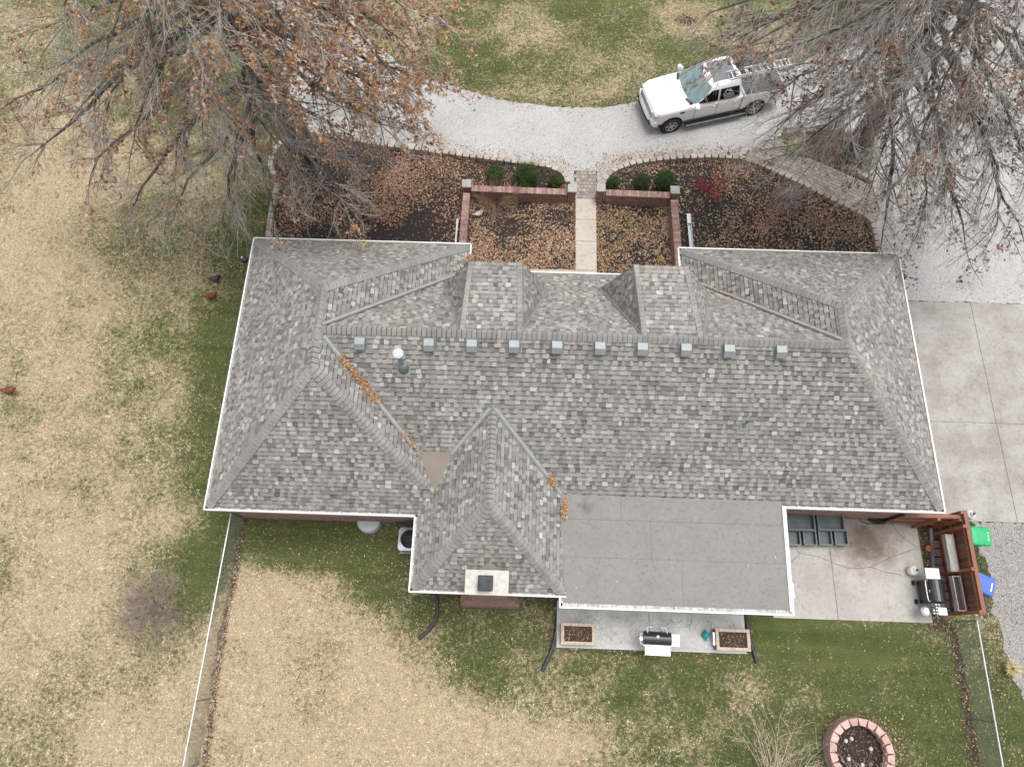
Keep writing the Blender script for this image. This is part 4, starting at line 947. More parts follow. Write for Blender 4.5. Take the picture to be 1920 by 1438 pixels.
for sx in (-.3, .3):
    for sy in (-.18, .3): b = MB(); b.tube([(sx, sy - .03, .08), (sx, sy + .03, .08)], .08, 14); b.build('wheel', M['rubber'], g, local=True)
b = MB(); b.face([(-.05, .235, .80), (.03, .235, .80), (.03, .18, .87), (-.05, .18, .87)]); b.build('badge', M['chrome'], g, local=True)
c = P(1730, 1143, .1); b = MB(); b.tube([(c.x, c.y, .05), (c.x, c.y, .08)], .085, 16, col=(1, 1, 1)); b.tube([(c.x + .085 * math.cos(t), c.y + .085 * math.sin(t), .09) for t in [2 * math.pi * k / 20 for k in range(21)]], .02, 6); tag(b.build('wheel', M['galv']), 'small grey wheel lying on the patio beside the gas grill', 'wheel')

# ------------------------------------------------------------------ chain link fences
def chain(a, c, posts, label, h=1.15):
    a = V((a.x, a.y, 0)); c = V((c.x, c.y, 0)); d = (c - a).normalized(); L = (c - a).length; e = empty('chain_link_fence', a, 0, label, 'fence'); up = V((0, 0, 1))
    b = MB(); b.tube([a + up * h, c + up * h], .024, 8); b.build('top_rail', M['galv'], e)
    b = MB(); s = .075; k = -int(h / s)
    segs = []
    for i in range(k, int(L / s) + 1):
        for sg in (1, -1):
            x0, z0, x1, z1 = (i * s, .03, i * s + h - .05, h - .02) if sg > 0 else (i * s + h - .05, .03, i * s, h - .02)
            lo, hi = (x0, x1) if x0 < x1 else (x1, x0)
            if hi < 0 or lo > L: continue
            f = lambda x: z0 + (z1 - z0) * (x - x0) / (x1 - x0)
            xa, xb = max(lo, 0), min(hi, L)
            segs.append((a + d * xa + up * f(xa), a + d * xb + up * f(xb)))
    Vt, Lp = segmesh([(p, q, .0022, .0022) for p, q in segs], 3); npmesh('wire_mesh', Vt, Lp, np.arange(0, len(Lp), 4), M['wire'], e)
    for t in posts: b = MB(); p = a + d * (L * t); b.tube([p, p + up * (h + .02)], .028, 8); b.build('post', M['wire'], e)
def segmesh(segs, n=3):
    p0 = np.array([s[0] for s in segs], float); p1 = np.array([s[1] for s in segs], float); r0 = np.array([s[2] for s in segs]); r1 = np.array([s[3] for s in segs])
    d = p1 - p0; d /= np.linalg.norm(d, axis=1, keepdims=True) + 1e-9
    ref = np.where(np.abs(d[:, 2:3]) > .9, [[1., 0, 0]], [[0, 0, 1.]]); u = np.cross(d, ref); u /= np.linalg.norm(u, axis=1, keepdims=True); w = np.cross(d, u)
    rings = []
    for p, r in ((p0, r0), (p1, r1)):
        for k in range(n):
            t = 2 * math.pi * k / n; rings.append(p + (u * math.cos(t) + w * math.sin(t)) * r[:, None])
    Vv = np.stack(rings, 1).reshape(-1, 3); base = np.arange(len(segs))[:, None] * 2 * n
    Lp = []
    for k in range(n): q = (k + 1) % n; Lp.append(np.stack([k + 0 * base, q + 0 * base, n + q + 0 * base, n + k + 0 * base], -1)[:, 0] + base)
    return Vv, np.concatenate([x[:, None] for x in Lp], 1).reshape(-1)
t0, t1 = P(433, 963, 1.15), P(343, 1438, 1.15); dd = (t1 - t0); chain(t0, t1 + dd * .12, (.0, .235, .68, .9), 'chain link fence running down the left side of the back yard')
t0, t1 = P(1832, 1163, 1.15), P(1881, 1438, 1.15); dd = (t1 - t0); chain(t0, t1 + dd * .2, (.0, .59), 'chain link fence running down the right side beside the gravel')
b = MB(); a = P(1790, 1165, 1.0); c = P(1832, 1163, 1.1); b.tube([(fx - .5, fy0 - .1, 1.1), (c.x, c.y, 1.1)], .024, 8)

# ------------------------------------------------------------------ fire pit
c = P(1617, 1412, .55); fp = empty('fire_pit', (c.x, c.y, 0), 0, 'round pink block fire pit ring on the back lawn', 'fire pit')
b = MB()
for lay in range(4):
    for k in range(20):
        t0_ = (k + .5 * (lay % 2)) * math.pi / 10; ri, ro_ = .76, .98; dt = math.pi / 10 * .49; g_ = rnd.uniform(.75, 1.15) * (1 if lay == 3 else .8)
        q = [(c.x + ro_ * math.cos(t0_ - dt), c.y + ro_ * math.sin(t0_ - dt)), (c.x + ro_ * math.cos(t0_ + dt), c.y + ro_ * math.sin(t0_ + dt)), (c.x + ri * math.cos(t0_ + dt * .75), c.y + ri * math.sin(t0_ + dt * .75)), (c.x + ri * math.cos(t0_ - dt * .75), c.y + ri * math.sin(t0_ - dt * .75))]
        b.prism(q, lay * .14, lay * .14 + .137, (g_, g_ * .97, g_ * .95))
b.build('block_ring', M['pinkblock'], fp, bevel=.015)
b = MB(); b.cyl(c.x, c.y, 0, .2, .8, n=28); b.build('ash_bed', M['mulch'], fp)
for dx_, dy_ in ((-.32, .3), (-.14, .36), (-.3, -.2), (.1, -.35), (.42, .1)): b = MB(); b.lathe(c.x + dx_, c.y + dy_, [(.05, .2), (.07, .23), (.05, .27), (0, .28)], 8, (1., 1.3, 1.2)); b.build('stone', M['pinkblock'], fp, smooth=True)
FPC = c

# ------------------------------------------------------------------ downspout pipe & trough in front beds
a = P(858, 412, .1); c = P(853, 470, .1); b = MB(); b.tube([a, a.lerp(c, .25), c], [.055, .04, .04], 8); tag(b.build('downspout_pipe', M['white']), 'white pipe lying beside the left courtyard wall', 'pipe')
a = P(1290, 403, .1); c = P(1297, 480, .1); b = MB(); b.bar(a + V((-.07, 0, .05)), c + V((-.07, 0, .05)), .015, .1); b.bar(a + V((.07, 0, .05)), c + V((.07, 0, .05)), .015, .1); b.bar(a, c, .14, .012); b.bar(a + V((0, .0, .06)), a + V((0, -.45, .06)), .15, .05); tag(b.build('metal_trough', M['galv']), 'grey metal trough lying beside the right courtyard wall', 'trough')

# ------------------------------------------------------------------ pickup truck
wf, wr_ = P(1257, 234, .40), P(1412, 201, .40); d = (wf - wr_).normalized(); ang = math.atan2(d.y, d.x); lf = V((-d.y, d.x, 0))
tc = (wf + wr_) / 2 - lf * .93 + d * (-.11); tc.z = 0
tr = empty('pickup_truck', tc, ang, 'white pickup truck with crew cab and glass roof parked on the gravel drive', 'pickup truck')
def ring(x, hw, zb, zt, cr=.03, sh=.12):
    h = [(hw - .06, zb), (hw, zb + .10), (hw + .005, (zb + zt) / 2), (hw - .005, zt - sh), (hw - .05, zt - .03), (hw - .17, zt), (hw * .5, zt + cr * .8), (0, zt + cr)]
    return [(x, -y, z) for y, z in h] + [(x, y, z) for y, z in reversed(h[:-1])]
b = MB()
b.rings([ring(2.78, .72, .60, 1.0), ring(2.74, .82, .54, 1.08), ring(2.62, .93, .46, 1.14), ring(2.45, .985, .42, 1.18), ring(1.9, 1.0, .40, 1.22, .04), ring(1.35, 1.0, .40, 1.26, .05), ring(1.1, 1.0, .40, 1.27, .03), ring(0, 1.0, .40, 1.27, .0), ring(-.97, 1.0, .40, 1.27, .0), ring(-1.02, 1.0, .40, 1.27, .0), ring(-1.045, 1.0, .40, 1.27, .0)])
b.build('body', M['paint'], tr, smooth=True, local=True, sub=1)
# bed
b = MB()
for s in (-1, 1): b.rings([[(x, s * y, z) for y, z in ((.93, .5), (.99, .55), (1.0, .9), (1.0, 1.22), (.97, 1.30), (.86, 1.30), (.85, 1.26), (.85, .7))] for x in (-1.06, -2.84)])
b.box(-2.90, -2.83, -.97, .97, .52, 1.28); b.box(-1.12, -1.05, -.86, .86, .7, 1.30); b.build('cargo_bed', M['paint'], tr, local=True, bevel=.015)
b = MB(); b.box(-2.93, -1.12, -.85, .85, .70, .74)
for k in range(15): y = -.8 + k * .113; b.box(-2.92, -1.13, y, y + .045, .74, .755, (1.5, 1.5, 1.5))
for s in (-1, 1): b.box(-2.93, -1.12, s * .845 - .006, s * .845 + .006, .74, 1.28); b.box(-2.2, -1.4, s * .72 - .12, s * .72 + .12, .74, .98)
b.box(-2.93, -1.12, .86, .965, 1.302, 1.315); b.box(-2.93, -1.12, -.965, -.86, 1.302, 1.315)
bed = b.build('bed_liner', M['liner'], tr, local=True)
# cab
def crng(z, x0, x1, hw, r): return [(x, y, z + (.0 if abs(y) > hw * .8 else .0)) for x, y in [(x0 + r * .3, -hw), ((x0 + x1) / 2, -hw - .0), (x1 - r * 1.0, -hw), (x1 - r * .2, -hw * .75), (x1, 0), (x1 - r * .2, hw * .75), (x1 - r * 1.0, hw), ((x0 + x1) / 2, hw), (x0 + r * .3, hw), (x0, hw * .8), (x0, 0), (x0, -hw * .8)]]
b = MB(); b.rings([crng(1.22, -1.02, 1.28, .965, .25), crng(1.30, -1.02, 1.16, .94, .25), crng(1.82, -.93, .42, .755, .2), crng(1.90, -.86, .30, .69, .2), crng(1.925, -.7, .1, .5, .1)])
b.build('cab', M['paint'], tr, smooth=True, local=True, sub=1)
# windshield follows the rake
def lerp3(a, c, t): return V(a).lerp(V(c), t)
b = MB(); n = 8; rows = []
for x, z, hw, bow in ((1.27, 1.275, .83, .20), (1.02, 1.44, .81, .17), (.72, 1.64, .75, .14), (.47, 1.80, .68, .11)):
    rows.append([(x + .045 - bow * (abs(t) ** 2.2), t * hw, z + .022) for t in [-1 + 2 * k / n for k in range(n + 1)]])
b.rings(rows, False, False); b.build('windshield', M['wshield'], tr, local=True, smooth=True)
b = MB(); rows = [[(x + .05 - bow * (abs(t) ** 2.2), t * hw, z) for t in [-1 + 2 * k / n for k in range(n + 1)]] for x, z, hw, bow in ((1.40, 1.283, .87, .2), (1.275, 1.29, .845, .2))]
b.rings(rows, False, False); b.build('cowl', M['rubber'], tr, local=True)
b = MB(); b.face([(.98, .05, 1.49), (1.08, .05, 1.425), (1.08, .2, 1.425), (.98, .2, 1.49)]); b.build('paper', M['decal'], tr, local=True)
b = MB(); b.box(-.72, .26, -.5, .5, 1.925, 1.94); b.box(-.24, -.22, -.5, .5, 1.94, 1.943, (.3, .3, .3)); b.build('sunroof', M['sunroof'], tr, local=True, bevel=.006)
for s in (-1, 1):
    b = MB(); f = lambda x, t: (x, s * ((.955) + (.765 - .955) * t + .012), 1.29 + .51 * t)
    for x0b, x1b, x0t, x1t in ((.98, .12, .40, .12), (.04, -.82, .04, -.76)):
        b.face([f(x0b, .06), f(x1b, .06), f(x1t, .92), f(x0t, .92)] if s > 0 else [f(x0b, .06), f(x0t, .92), f(x1t, .92), f(x1b, .06)])
        b.face([f(x0b, .06), f(x0t, .92), f(x1t, .92), f(x1b, .06)] if s > 0 else [f(x0b, .06), f(x1b, .06), f(x1t, .92), f(x0t, .92)])
    wn = b.build('side_window', M['glass'], tr, local=True)
    if s > 0:
        b = MB(); g = lambda x, t: (x, (.955) + (.765 - .955) * t + .019, 1.29 + .51 * t)
        # mountain emblem with three lines of small lettering under it
        for tri_ in (((-.10, .56), (-.24, .86), (-.28, .80), (-.17, .56)), ((-.24, .86), (-.40, .60), (-.34, .60), (-.235, .76)), ((-.30, .78), (-.36, .86), (-.52, .56), (-.44, .58))): b.face([g(x, t) for x, t in tri_]); b.face([g(x, t) for x, t in tri_[::-1]])
        r = random.Random(8)
        for t0, hh, xa, xb in ((.40, .10, -.08, -.54), (.27, .08, -.12, -.56), (.14, .07, -.16, -.50)):
            x = xa
            while x > xb: w = r.uniform(.018, .04); q = [(x, t0), (x - w, t0), (x - w, t0 + hh), (x, t0 + hh)]; b.face([g(*p) for p in q]); b.face([g(*p) for p in q[::-1]]); x -= w + .014
        b.build('decal', M['decal'], wn, local=True)
    b = MB(); b.rings([[(x, s * y, z) for x, z in rr2o] for y, rr2o in ((1.0, [(1.02 + px_, 1.30 + pz_) for px_, pz_ in rr2(.10, .10, .06)]), (1.17, [(1.05 + px_, 1.30 + pz_) for px_, pz_ in rr2(.09, .09, .06)]), (1.22, [(1.05 + px_, 1.30 + pz_) for px_, pz_ in rr2(.05, .06, .03)]))]); b.build('wing_mirror', M['paint'], tr, local=True, smooth=True)
    b = MB(); b.box(-1.3, 1.35, s * 1.0 - .09 + s * .05, s * 1.0 + .09 + s * .05, .36, .40); b.build('side_step', M['black'], tr, local=True, bevel=.01)
    b = MB(); b.box(-1.3, 1.35, s * 1.145 - .008, s * 1.145 + .008, .375, .405); b.build('step_trim', M['chrome'], tr, local=True)
    for x in (.15, -.78): b = MB(); b.box(x, x + .16, s * 1.01 - .012, s * 1.01 + .012, 1.08, 1.11); b.build('door_handle', M['chrome'], tr, local=True, bevel=.004)
    b = MB()
    for x in (1.02, .08, -.98): b.box(x - .005, x + .005, s * 1.0 - .012, s * 1.0 + .008, .5, 1.2)
    b.box(-.98, 1.02, s * 1.0 - .012, s * 1.0 + .008, .50, .508); b.build('door_seam', M['rubber'], tr, local=True)
    b = MB(); b.box(1.50, 1.70, s * 1.0 - .01, s * 1.0 + .012, 1.04, 1.10); b.build('fender_badge', M['rubber'], tr, local=True)
    b = MB(); b.rings([[(x, s * y, z) for y, z in ((.60, .86), (.88, .86), (.90, 1.04), (.64, 1.04))] for x in (2.60, 2.755)]); b.build('headlight', M['alloy'], tr, local=True, bevel=.02)
    b = MB(); b.box(-2.92, -2.78, s * .93 - .06, s * .93 + .075, .9, 1.2); b.build('tail_light', M['red'], tr, local=True, bevel=.01)
    for x in (1.95, -1.73):
        b = MB(); n = 28; r_ = .475; b.rings([[(x + r_ * math.cos(t), s * y, .42 + r_ * math.sin(t)) for t in [2 * math.pi * k / n for k in range(n)]] for y in (.75, 1.008)])
        b.build('wheel_arch', M['dark'], tr, local=True)
        w = bpy.data.objects.new('wheel', None); C.objects.link(w); w.parent = tr; w.location = (x, s * .93, .40)
        b = MB(); prof = [(-.12, .26), (-.13, .36), (-.09, .40), (.09, .40), (.125, .36), (.11, .27), (.09, .26)]
        b.rings([[(rr_ * math.cos(t), s * y, rr_ * math.sin(t)) for t in [2 * math.pi * k / n for k in range(n)]] for y, rr_ in prof], True); b.build('tyre', M['rubber'], w, local=True, smooth=False)
        b = MB(); b.rings([[(rr_ * math.cos(t), s * y, rr_ * math.sin(t)) for t in [2 * math.pi * k / n for k in range(n)]] for y, rr_ in ((.118, .262), (.122, .245), (.10, .235))], False)
        for k in range(6):
            t = 2 * math.pi * k / 6; b.bar((.03 * math.cos(t), s * .112, .03 * math.sin(t)), (.245 * math.cos(t + .1), s * .108, .245 * math.sin(t + .1)), .06, .02, (0, 1, 0))
        b.rings([[(rr_ * math.cos(t), s * y, rr_ * math.sin(t)) for t in [2 * math.pi * k / 12 for k in range(12)]] for y, rr_ in ((.10, .07), (.125, .065))]); b.build('rim', M['alloy'], w, local=True)
b = MB(); b.box(2.72, 2.785, -.62, .62, .74, 1.02); b.build('grille_back', M['rubber'], tr, local=True, bevel=.01)
b = MB()
for z in (.76, .84, .92, 1.0): b.box(2.765, 2.81, -.60, .60, z, z + .035)
b.box(2.755, 2.815, -.64, -.60, .72, 1.04); b.box(2.755, 2.815, .60, .64, .72, 1.04); b.build('grille', M['chrome'], tr, local=True, bevel=.006)
b = MB(); b.rings([[(x - abs(y) ** 3 * .16, y, z) for x, z in ((2.68, .44), (2.86, .46), (2.90, .56), (2.86, .70), (2.70, .72))] for y in [-.95 + 1.9 * k / 10 for k in range(11)]]); b.build('front_bumper', M['paint'], tr, local=True)
b = MB(); b.box(2.875, 2.91, -.55, .55, .46, .56); b.box(2.86, 2.90, -.8, -.62, .52, .62); b.box(2.86, 2.90, .62, .8, .52, .62); b.build('bumper_intake', M['rubber'], tr, local=True)
b = MB(); b.box(-3.02, -2.90, -.92, .92, .5, .66); b.build('rear_bumper', M['chrome'], tr, local=True, bevel=.02)
b = MB()
for x in (-1.2, -2.75):
    b.bar((x, -.92, 1.98), (x, .92, 1.98), .05, .04)
    for s in (-1, 1): b.bar((x, s * .9, 1.3), (x, s * .9, 2.0), .04, .04)
b.bar((-2.75, -.9, 1.96), (-1.2, -.9, 1.96), .04, .04); b.build('ladder_rack', M['black'], tr, local=True)
# ladder on the rack
a = P(1366, 143, 2.05); c = P(1482, 119, 2.05); d_ = (c - a).normalized(); s_ = V((-d_.y, d_.x, 0)) * .19
la = empty('ladder', a, 0, 'aluminium extension ladder lying on the rack of the white truck', 'ladder')
for k, (o1, zz) in enumerate(((0, 0), (.25, .075))):
    b = MB(); A_ = a + d_ * o1 + V((0, 0, zz)); B_ = c + d_ * (o1 * .3) + V((0, 0, zz)); sc = 1 - .14 * k
    for s in (-1, 1): b.bar(A_ + s_ * s * sc, B_ + s_ * s * sc, .03, .075)
    b.build('ladder_rail', M['alum'], la)
    b = MB(); L = (B_ - A_).length; n = int(L / .305)
    for i in range(n): p = A_ + d_ * ((i + .5) * L / n); b.bar(p - s_ * sc, p + s_ * sc, .035, .03)
    if k == 0: b.box(-.02, .02, -.02, .02, 0, .01, None, Matrix.Translation(A_))
    b.build('rung', M['alum'], la)

# ------------------------------------------------------------------ trees
def nrm(v): return v / (np.linalg.norm(v) + 1e-9)
def perp(rg, d):
    v = rg.normal(size=3); v -= d * v.dot(d); return nrm(v)
def grow(rg, p, d, L, n, wig, grav):
    pts = [p]; s = L / n
    for i in range(n):
        d = nrm(d + rg.normal(size=3) * wig + np.array([0, 0, grav])); p = p + d * s
        if p[2] < .3: p[2] = .3
        pts.append(p)
    return pts
def segs_of(pts, r0, r1): n = len(pts) - 1; return [(pts[i], pts[i + 1], r0 + (r1 - r0) * i / n, r0 + (r1 - r0) * (i + 1) / n) for i in range(n)]
LT = np.array([[-.5, 0, 0], [-.15, .07, .02], [-.14, .33, .08], [.05, .10, .03], [.24, .27, .08], [.5, 0, 0], [.24, -.27, .08], [.05, -.10, .03], [-.14, -.33, .08], [-.15, -.07, .02]])
def leafmesh(name, pts, size, col, rg, flat=.5, parent=None, mat=None):
    n = len(pts); th = rg.uniform(0, 2 * math.pi, n)
    nz = np.stack([rg.normal(size=n) * flat, rg.normal(size=n) * flat, np.ones(n)], 1); nz /= np.linalg.norm(nz, axis=1, keepdims=True)
    u = np.stack([np.cos(th), np.sin(th), np.zeros(n)], 1); u -= nz * (u * nz).sum(1, keepdims=True); u /= np.linalg.norm(u, axis=1, keepdims=True); v = np.cross(nz, u)
    T = LT[None] * np.ones((n, 1, 1)); T[:, :, 2] *= rg.uniform(-2., 4.5, (n, 1)); T[:, :, 2] += T[:, :, 0] ** 2 * rg.uniform(-.8, 1., (n, 1)); T[:, :, 1] *= rg.uniform(.7, 1.2, (n, 1))
    Vv = pts[:, None] + size[:, None, None] * (T[:, :, 0:1] * u[:, None] + T[:, :, 1:2] * v[:, None] + T[:, :, 2:3] * nz[:, None])
    f = np.array([0, 5, 4, 3, 2, 1, 0, 9, 8, 7, 6, 5]); L = (np.arange(n)[:, None] * 10 + f).ravel()
    return npmesh(name, Vv.reshape(-1, 3), L, np.arange(0, len(L), 6), mat or M['leaf'], parent, np.repeat(col, 10, 0))
def palette(rg, n, cols, w, var=.2):
    c = np.array(cols)[rg.choice(len(cols), n, p=np.array(w) / sum(w))]; return np.clip(c * rg.uniform(1 - var, 1 + var, (n, 1)), 0, 1)
ORANGE = [(.50, .25, .11), (.60, .35, .16), (.38, .17, .08), (.64, .45, .25), (.21, .09, .05), (.66, .45, .18), (.52, .34, .23)]
RUST = [(.27, .12, .07), (.17, .075, .05), (.36, .18, .11), (.44, .26, .16), (.11, .05, .035)]
BROWN = [(.44, .26, .16), (.58, .39, .27), (.32, .17, .10), (.22, .11, .065), (.66, .50, .38), (.47, .26, .13)]
TANL = [(.62, .52, .38), (.50, .36, .22), (.40, .22, .12), (.70, .62, .50)]
PINK = [(.62, .40, .29), (.70, .50, .38), (.45, .24, .16), (.36, .18, .11)]
def tree(base, H, tips, name, label, seed, leafd, tr0=.38, dens=1., nl=(2, 6), thin=1.):
    rg = np.random.default_rng(seed); e = empty(name, base, 0, label, 'tree'); base = np.array(base)
    big = MB(); n = 14; tp = []
    for i in range(n + 1): t = i / n; tp.append(base + np.array([.35 * math.sin(t * 4 + seed), .3 * math.cos(t * 3.3), H * t - .05]) - np.array([.35 * math.sin(seed), .3, 0]) * (1 - t))
    tr_ = [tr0 * (1.5 if i == 0 else 1.12 if i == 1 else 1) * (1 - .85 * i / n) for i in range(n + 1)]
    big.tube(tp, tr_, 12)
    S1, S2, LP, LC = [], [], [], []
    def trunk_at(z): t = min(max(z / H, 0), .97) * n; i = int(t); return tp[i] + (tp[i + 1] - tp[i]) * (t - i)
    for ti, tip_ in enumerate(tips):
        tip = np.array(tip_[:3]); kind = tip_[3] if len(tip_) > 3 else 1.
        dist = np.linalg.norm((tip - base)[:2]); za = np.clip(tip[2] + dist * .10 + rg.uniform(-.6, 1.2), 3.0, H * .9)
        a = trunk_at(za); r0 = min(.03 + .0125 * np.linalg.norm(tip - a), tr0 * .5) * rg.uniform(.7, 1.15) * thin
        k = 11; ctrl = (a + tip) / 2 + np.array([0, 0, .9 + .05 * dist]) + rg.normal(size=3) * .5; pts = []
        for i in range(k + 1):
            t = i / k; p = a * (1 - t) ** 2 + ctrl * 2 * t * (1 - t) + tip * t * t + np.array([math.sin(t * 7 + ti), math.cos(t * 6 + ti * 2), math.sin(t * 5 + ti * 3)]) * .16 * math.sin(math.pi * t) + rg.normal(size=3) * .045 * (0 < i < k); pts.append(p)
        rad = [r0 * (1 - t / k) ** .8 + .014 for t in range(k + 1)]; big.tube(pts, rad, 7)
        L0 = np.linalg.norm(tip - a); nb = int((6 + L0 * 1.9) * dens)
        for j in range(nb + 1):
            t = rg.uniform(.22, 1.) if j < nb else 1.; x = t * k; i = min(int(x), k - 1); p = pts[i] + (pts[i + 1] - pts[i]) * (x - i); d0 = nrm(pts[i + 1] - pts[i])
            sp = .75 if j < nb else .1; q = perp(rg, d0); q[2] *= .55
            d1 = nrm(d0 * .8 + q * sp + np.array([0, 0, rg.uniform(-.15, .12)])); L1 = rg.uniform(1.1, 2.7) * (1 - .25 * t) 
            b1 = grow(rg, p, d1, L1, 6, .10, -.035); r1 = .008 + .009 * L1; S1.extend(segs_of(b1, r1, .005))
            lc = rg.random() < leafd * kind; hv = 2 if kind > 1.1 else 1
            for m in range(int(L1 * 5.2 * dens) + 2):
                t2 = rg.uniform(.12, 1); x2 = t2 * 6; i2 = min(int(x2), 5); p2 = b1[i2] + (b1[i2 + 1] - b1[i2]) * (x2 - i2); dd = nrm(b1[i2 + 1] - b1[i2])
                d2 = nrm(dd * .9 + perp(rg, dd) * rg.uniform(.4, .8) + np.array([0, 0, -.1])); L2 = rg.uniform(.35, 1.1)
                b2 = grow(rg, p2, d2, L2, 4, .12, -.05); S2.extend(segs_of(b2, .0065, .0032))
                if lc:
                    for q_ in range(rg.integers(*nl) * hv):
                        x3 = rg.uniform(1.2, 4); i3 = min(int(x3), 3); LP.append(b2[i3] + (b2[i3 + 1] - b2[i3]) * (x3 - i3) + rg.normal(size=3) * .05)
                for w in range(rg.integers(2, 5)):
                    x3 = rg.uniform(.8, 4); i3 = min(int(x3), 3); p3 = b2[i3] + (b2[i3 + 1] - b2[i3]) * (x3 - i3); d3 = nrm(nrm(b2[i3 + 1] - b2[i3]) + perp(rg, d2) * .6)
                    b3 = grow(rg, p3, d3, rg.uniform(.15, .42), 2, .15, -.05); S2.extend(segs_of(b3, .0038, .0022))
    big.build('trunk', M['bark'], e, smooth=True)
    Vv, L = segmesh(S1, 5); npmesh('branches', Vv, L, np.arange(0, len(L), 4), M['bark'], e, np.ones((len(Vv), 3)) * 2.8, True)
    Vv, L = segmesh(S2, 3); npmesh('twigs', Vv, L, np.arange(0, len(L), 4), M['twig'], e, np.ones((len(Vv), 3)))
    return e, np.array(LP), rg
TL = [(60, 60, 8), (10, 200, 6.5), (60, 290, 5), (170, 330, 4.6), (250, 270, 6), (330, 390, 4), (415, 420, 3.6), (515, 415, 4.2), (640, 375, 4.6), (720, 240, 5), (755, 200, 5.5), (785, 150, 6), (745, 70, 8), (780, 10, 9), (700, 50, 9),
      (600, 150, 7), (655, 290, 3.8), (380, 250, 7), (300, 150, 9), (200, 90, 10), (120, 10, 11), (500, 190, 8.5), (740, 140, 8), (250, 390, 3.7), (440, 340, 5), (560, 320, 5), (130, 230, 7), (640, 200, 6), (560, 90, 9.5), (690, 180, 6.5), (460, 110, 10), (350, 60, 11), (90, 130, 8.5), (330, 310, 5.5), (200, 210, 7.5), (600, 20, 11), (760, 20, 10), (520, 270, 6), (400, 170, 9),
      (500, -150, 11), (280, -120, 11), (720, -120, 10), (80, -80, 10), (560, 40, 12), (420, 30, 12)]
base = P(572, 290); tips = [tuple(P(*t)) + (1.3 if t[0] > 420 and t[1] < 260 else .22 if t[1] > 330 else .6,) for t in TL]
o, LP, rg = tree(base, 15, tips, 'oak_tree', 'big oak tree with rusty orange leaves over the lawn and drive at left', 3, .8, .42, .95, (3, 9))
# leaf colours vary by branch region, orange gold in the middle, rust outside
n = len(LP); g1 = fbm(LP[:, 0] + LP[:, 2], LP[:, 1] - LP[:, 2] * .7, 1.6, 5); keep = (g1 > .36); LP = LP[keep]; g1 = g1[keep]; n = len(LP)
colr = np.where((g1 > .52)[:, None], palette(rg, n, ORANGE, [5, 5, 2, 4, 1, 2, 3]), palette(rg, n, [(.38, .20, .115), (.48, .29, .18), (.24, .105, .065), (.58, .41, .28), (.15, .06, .045)], [4, 4, 3, 3, 2]))
leafmesh('crown', LP, rg.uniform(.07, .185, n), colr, rg, .8, o)
TR = [(1925, 470, 4.5), (1870, 420, 5), (1785, 400, 4.5), (1720, 440, 3.5), (1640, 330, 4.2), (1560, 255, 5), (1480, 292, 4.5), (1450, 240, 5), (1470, 165, 6.5), (1390, 70, 8), (1370, 95, 8), (1330, 25, 8.5), (1450, 40, 8.5), (1550, 10, 9.5), (1530, 190, 7.5), (1600, 130, 9),
      (1750, 220, 8), (1850, 150, 9), (1965, 240, 7), (1990, 390, 5.5), (1990, 90, 9), (1900, 20, 10), (1700, 0, 11), (1400, -30, 9), (1650, 470, 3), (1810, 460, 4), (1680, 250, 7), (1620, 60, 10), (1780, 80, 10), (1520, 310, 4), (1480, 90, 9), (1700, 340, 5), (1850, 300, 6), (1930, 320, 6.5), (1800, 180, 8.5), (1590, 200, 7), (1660, 160, 8.5), (1760, -40, 12),
      (1500, -100, 10), (1900, -120, 11), (2060, 40, 9), (2080, 250, 7)]
base = P(1600, 290); tips = [tuple(P(*t)) + (1.,) for t in TR]
o, LP, rg = tree(base, 16, tips, 'oak_tree', 'mostly bare oak tree with a few rusty leaf clumps over the drive at right', 9, .22, .42, 1.12, (3, 9), .8)
n = len(LP); leafmesh('crown', LP, rg.uniform(.10, .17, n), palette(rg, n, RUST, [5, 3, 5, 4, 2]), rg, 1.0, o)

# ------------------------------------------------------------------ shrubs
def twigs(name, c, R, H, n, label, seed, mat, col=(1, 1, 1), cat='shrub', spread=1., sub=5, r0=.008, leaves=None):
    rg = np.random.default_rng(seed); e = empty(name, c, 0, label, cat); S = []; LPs = []; c = np.array(c)
    for i in range(n):
        a = rg.uniform(0, 2 * math.pi); el = rg.uniform(.15, 1.); d = nrm(np.array([math.cos(a) * spread, math.sin(a) * spread, el * H / R])); L = rg.uniform(.6, 1.05) * math.hypot(R, H)
        p = grow(rg, c + np.array([math.cos(a), math.sin(a), 0]) * .06, d, L, 6, .11, -.02); S += segs_of(p, r0, .003)
        for k in range(sub):
            x = rg.uniform(1.5, 6); j = min(int(x), 5); q = p[j] + (p[j + 1] - p[j]) * (x - j); d2 = nrm(p[j + 1] - p[j] + perp(rg, d) * .12 * L)
            t = grow(rg, q, d2, rg.uniform(.15, .4) * L, 3, .16, 0); S += segs_of(t, .004, .002); LPs += t[1:]
            for _ in range(2): S += segs_of(grow(rg, t[rg.integers(1, 3)], nrm(d2 + perp(rg, d2) * .6), .12 * L, 2, .2, 0), .0028, .0018)
    Vv, L = segmesh(S, 3); npmesh('stems', Vv, L, np.arange(0, len(L), 4), mat, e, np.ones((len(Vv), 3)) * np.array(col))
    if leaves:
        LPs = np.array(LPs); k = min(leaves[0], len(LPs)); LPs = LPs[rg.choice(len(LPs), k, replace=False)]; leafmesh('foliage', LPs, rg.uniform(leaves[3][0], leaves[3][1], k), palette(rg, k, leaves[1], leaves[2]), rg, 1., e)
    return e
twigs('bare_shrub', P(300, 1142), 1.15, .75, 95, 'bare brown shrub on the side lawn left of the chain link fence', 1, M['twig'], (.62, .52, .48), sub=7)
twigs('bare_shrub', P(930, 385), .75, .9, 80, 'bare brown shrub in the corner of the left courtyard', 2, M['twig'], (.55, .38, .28), sub=7, leaves=(350, BROWN, [3, 1, 4, 4, 0, 2], (.03, .06)))
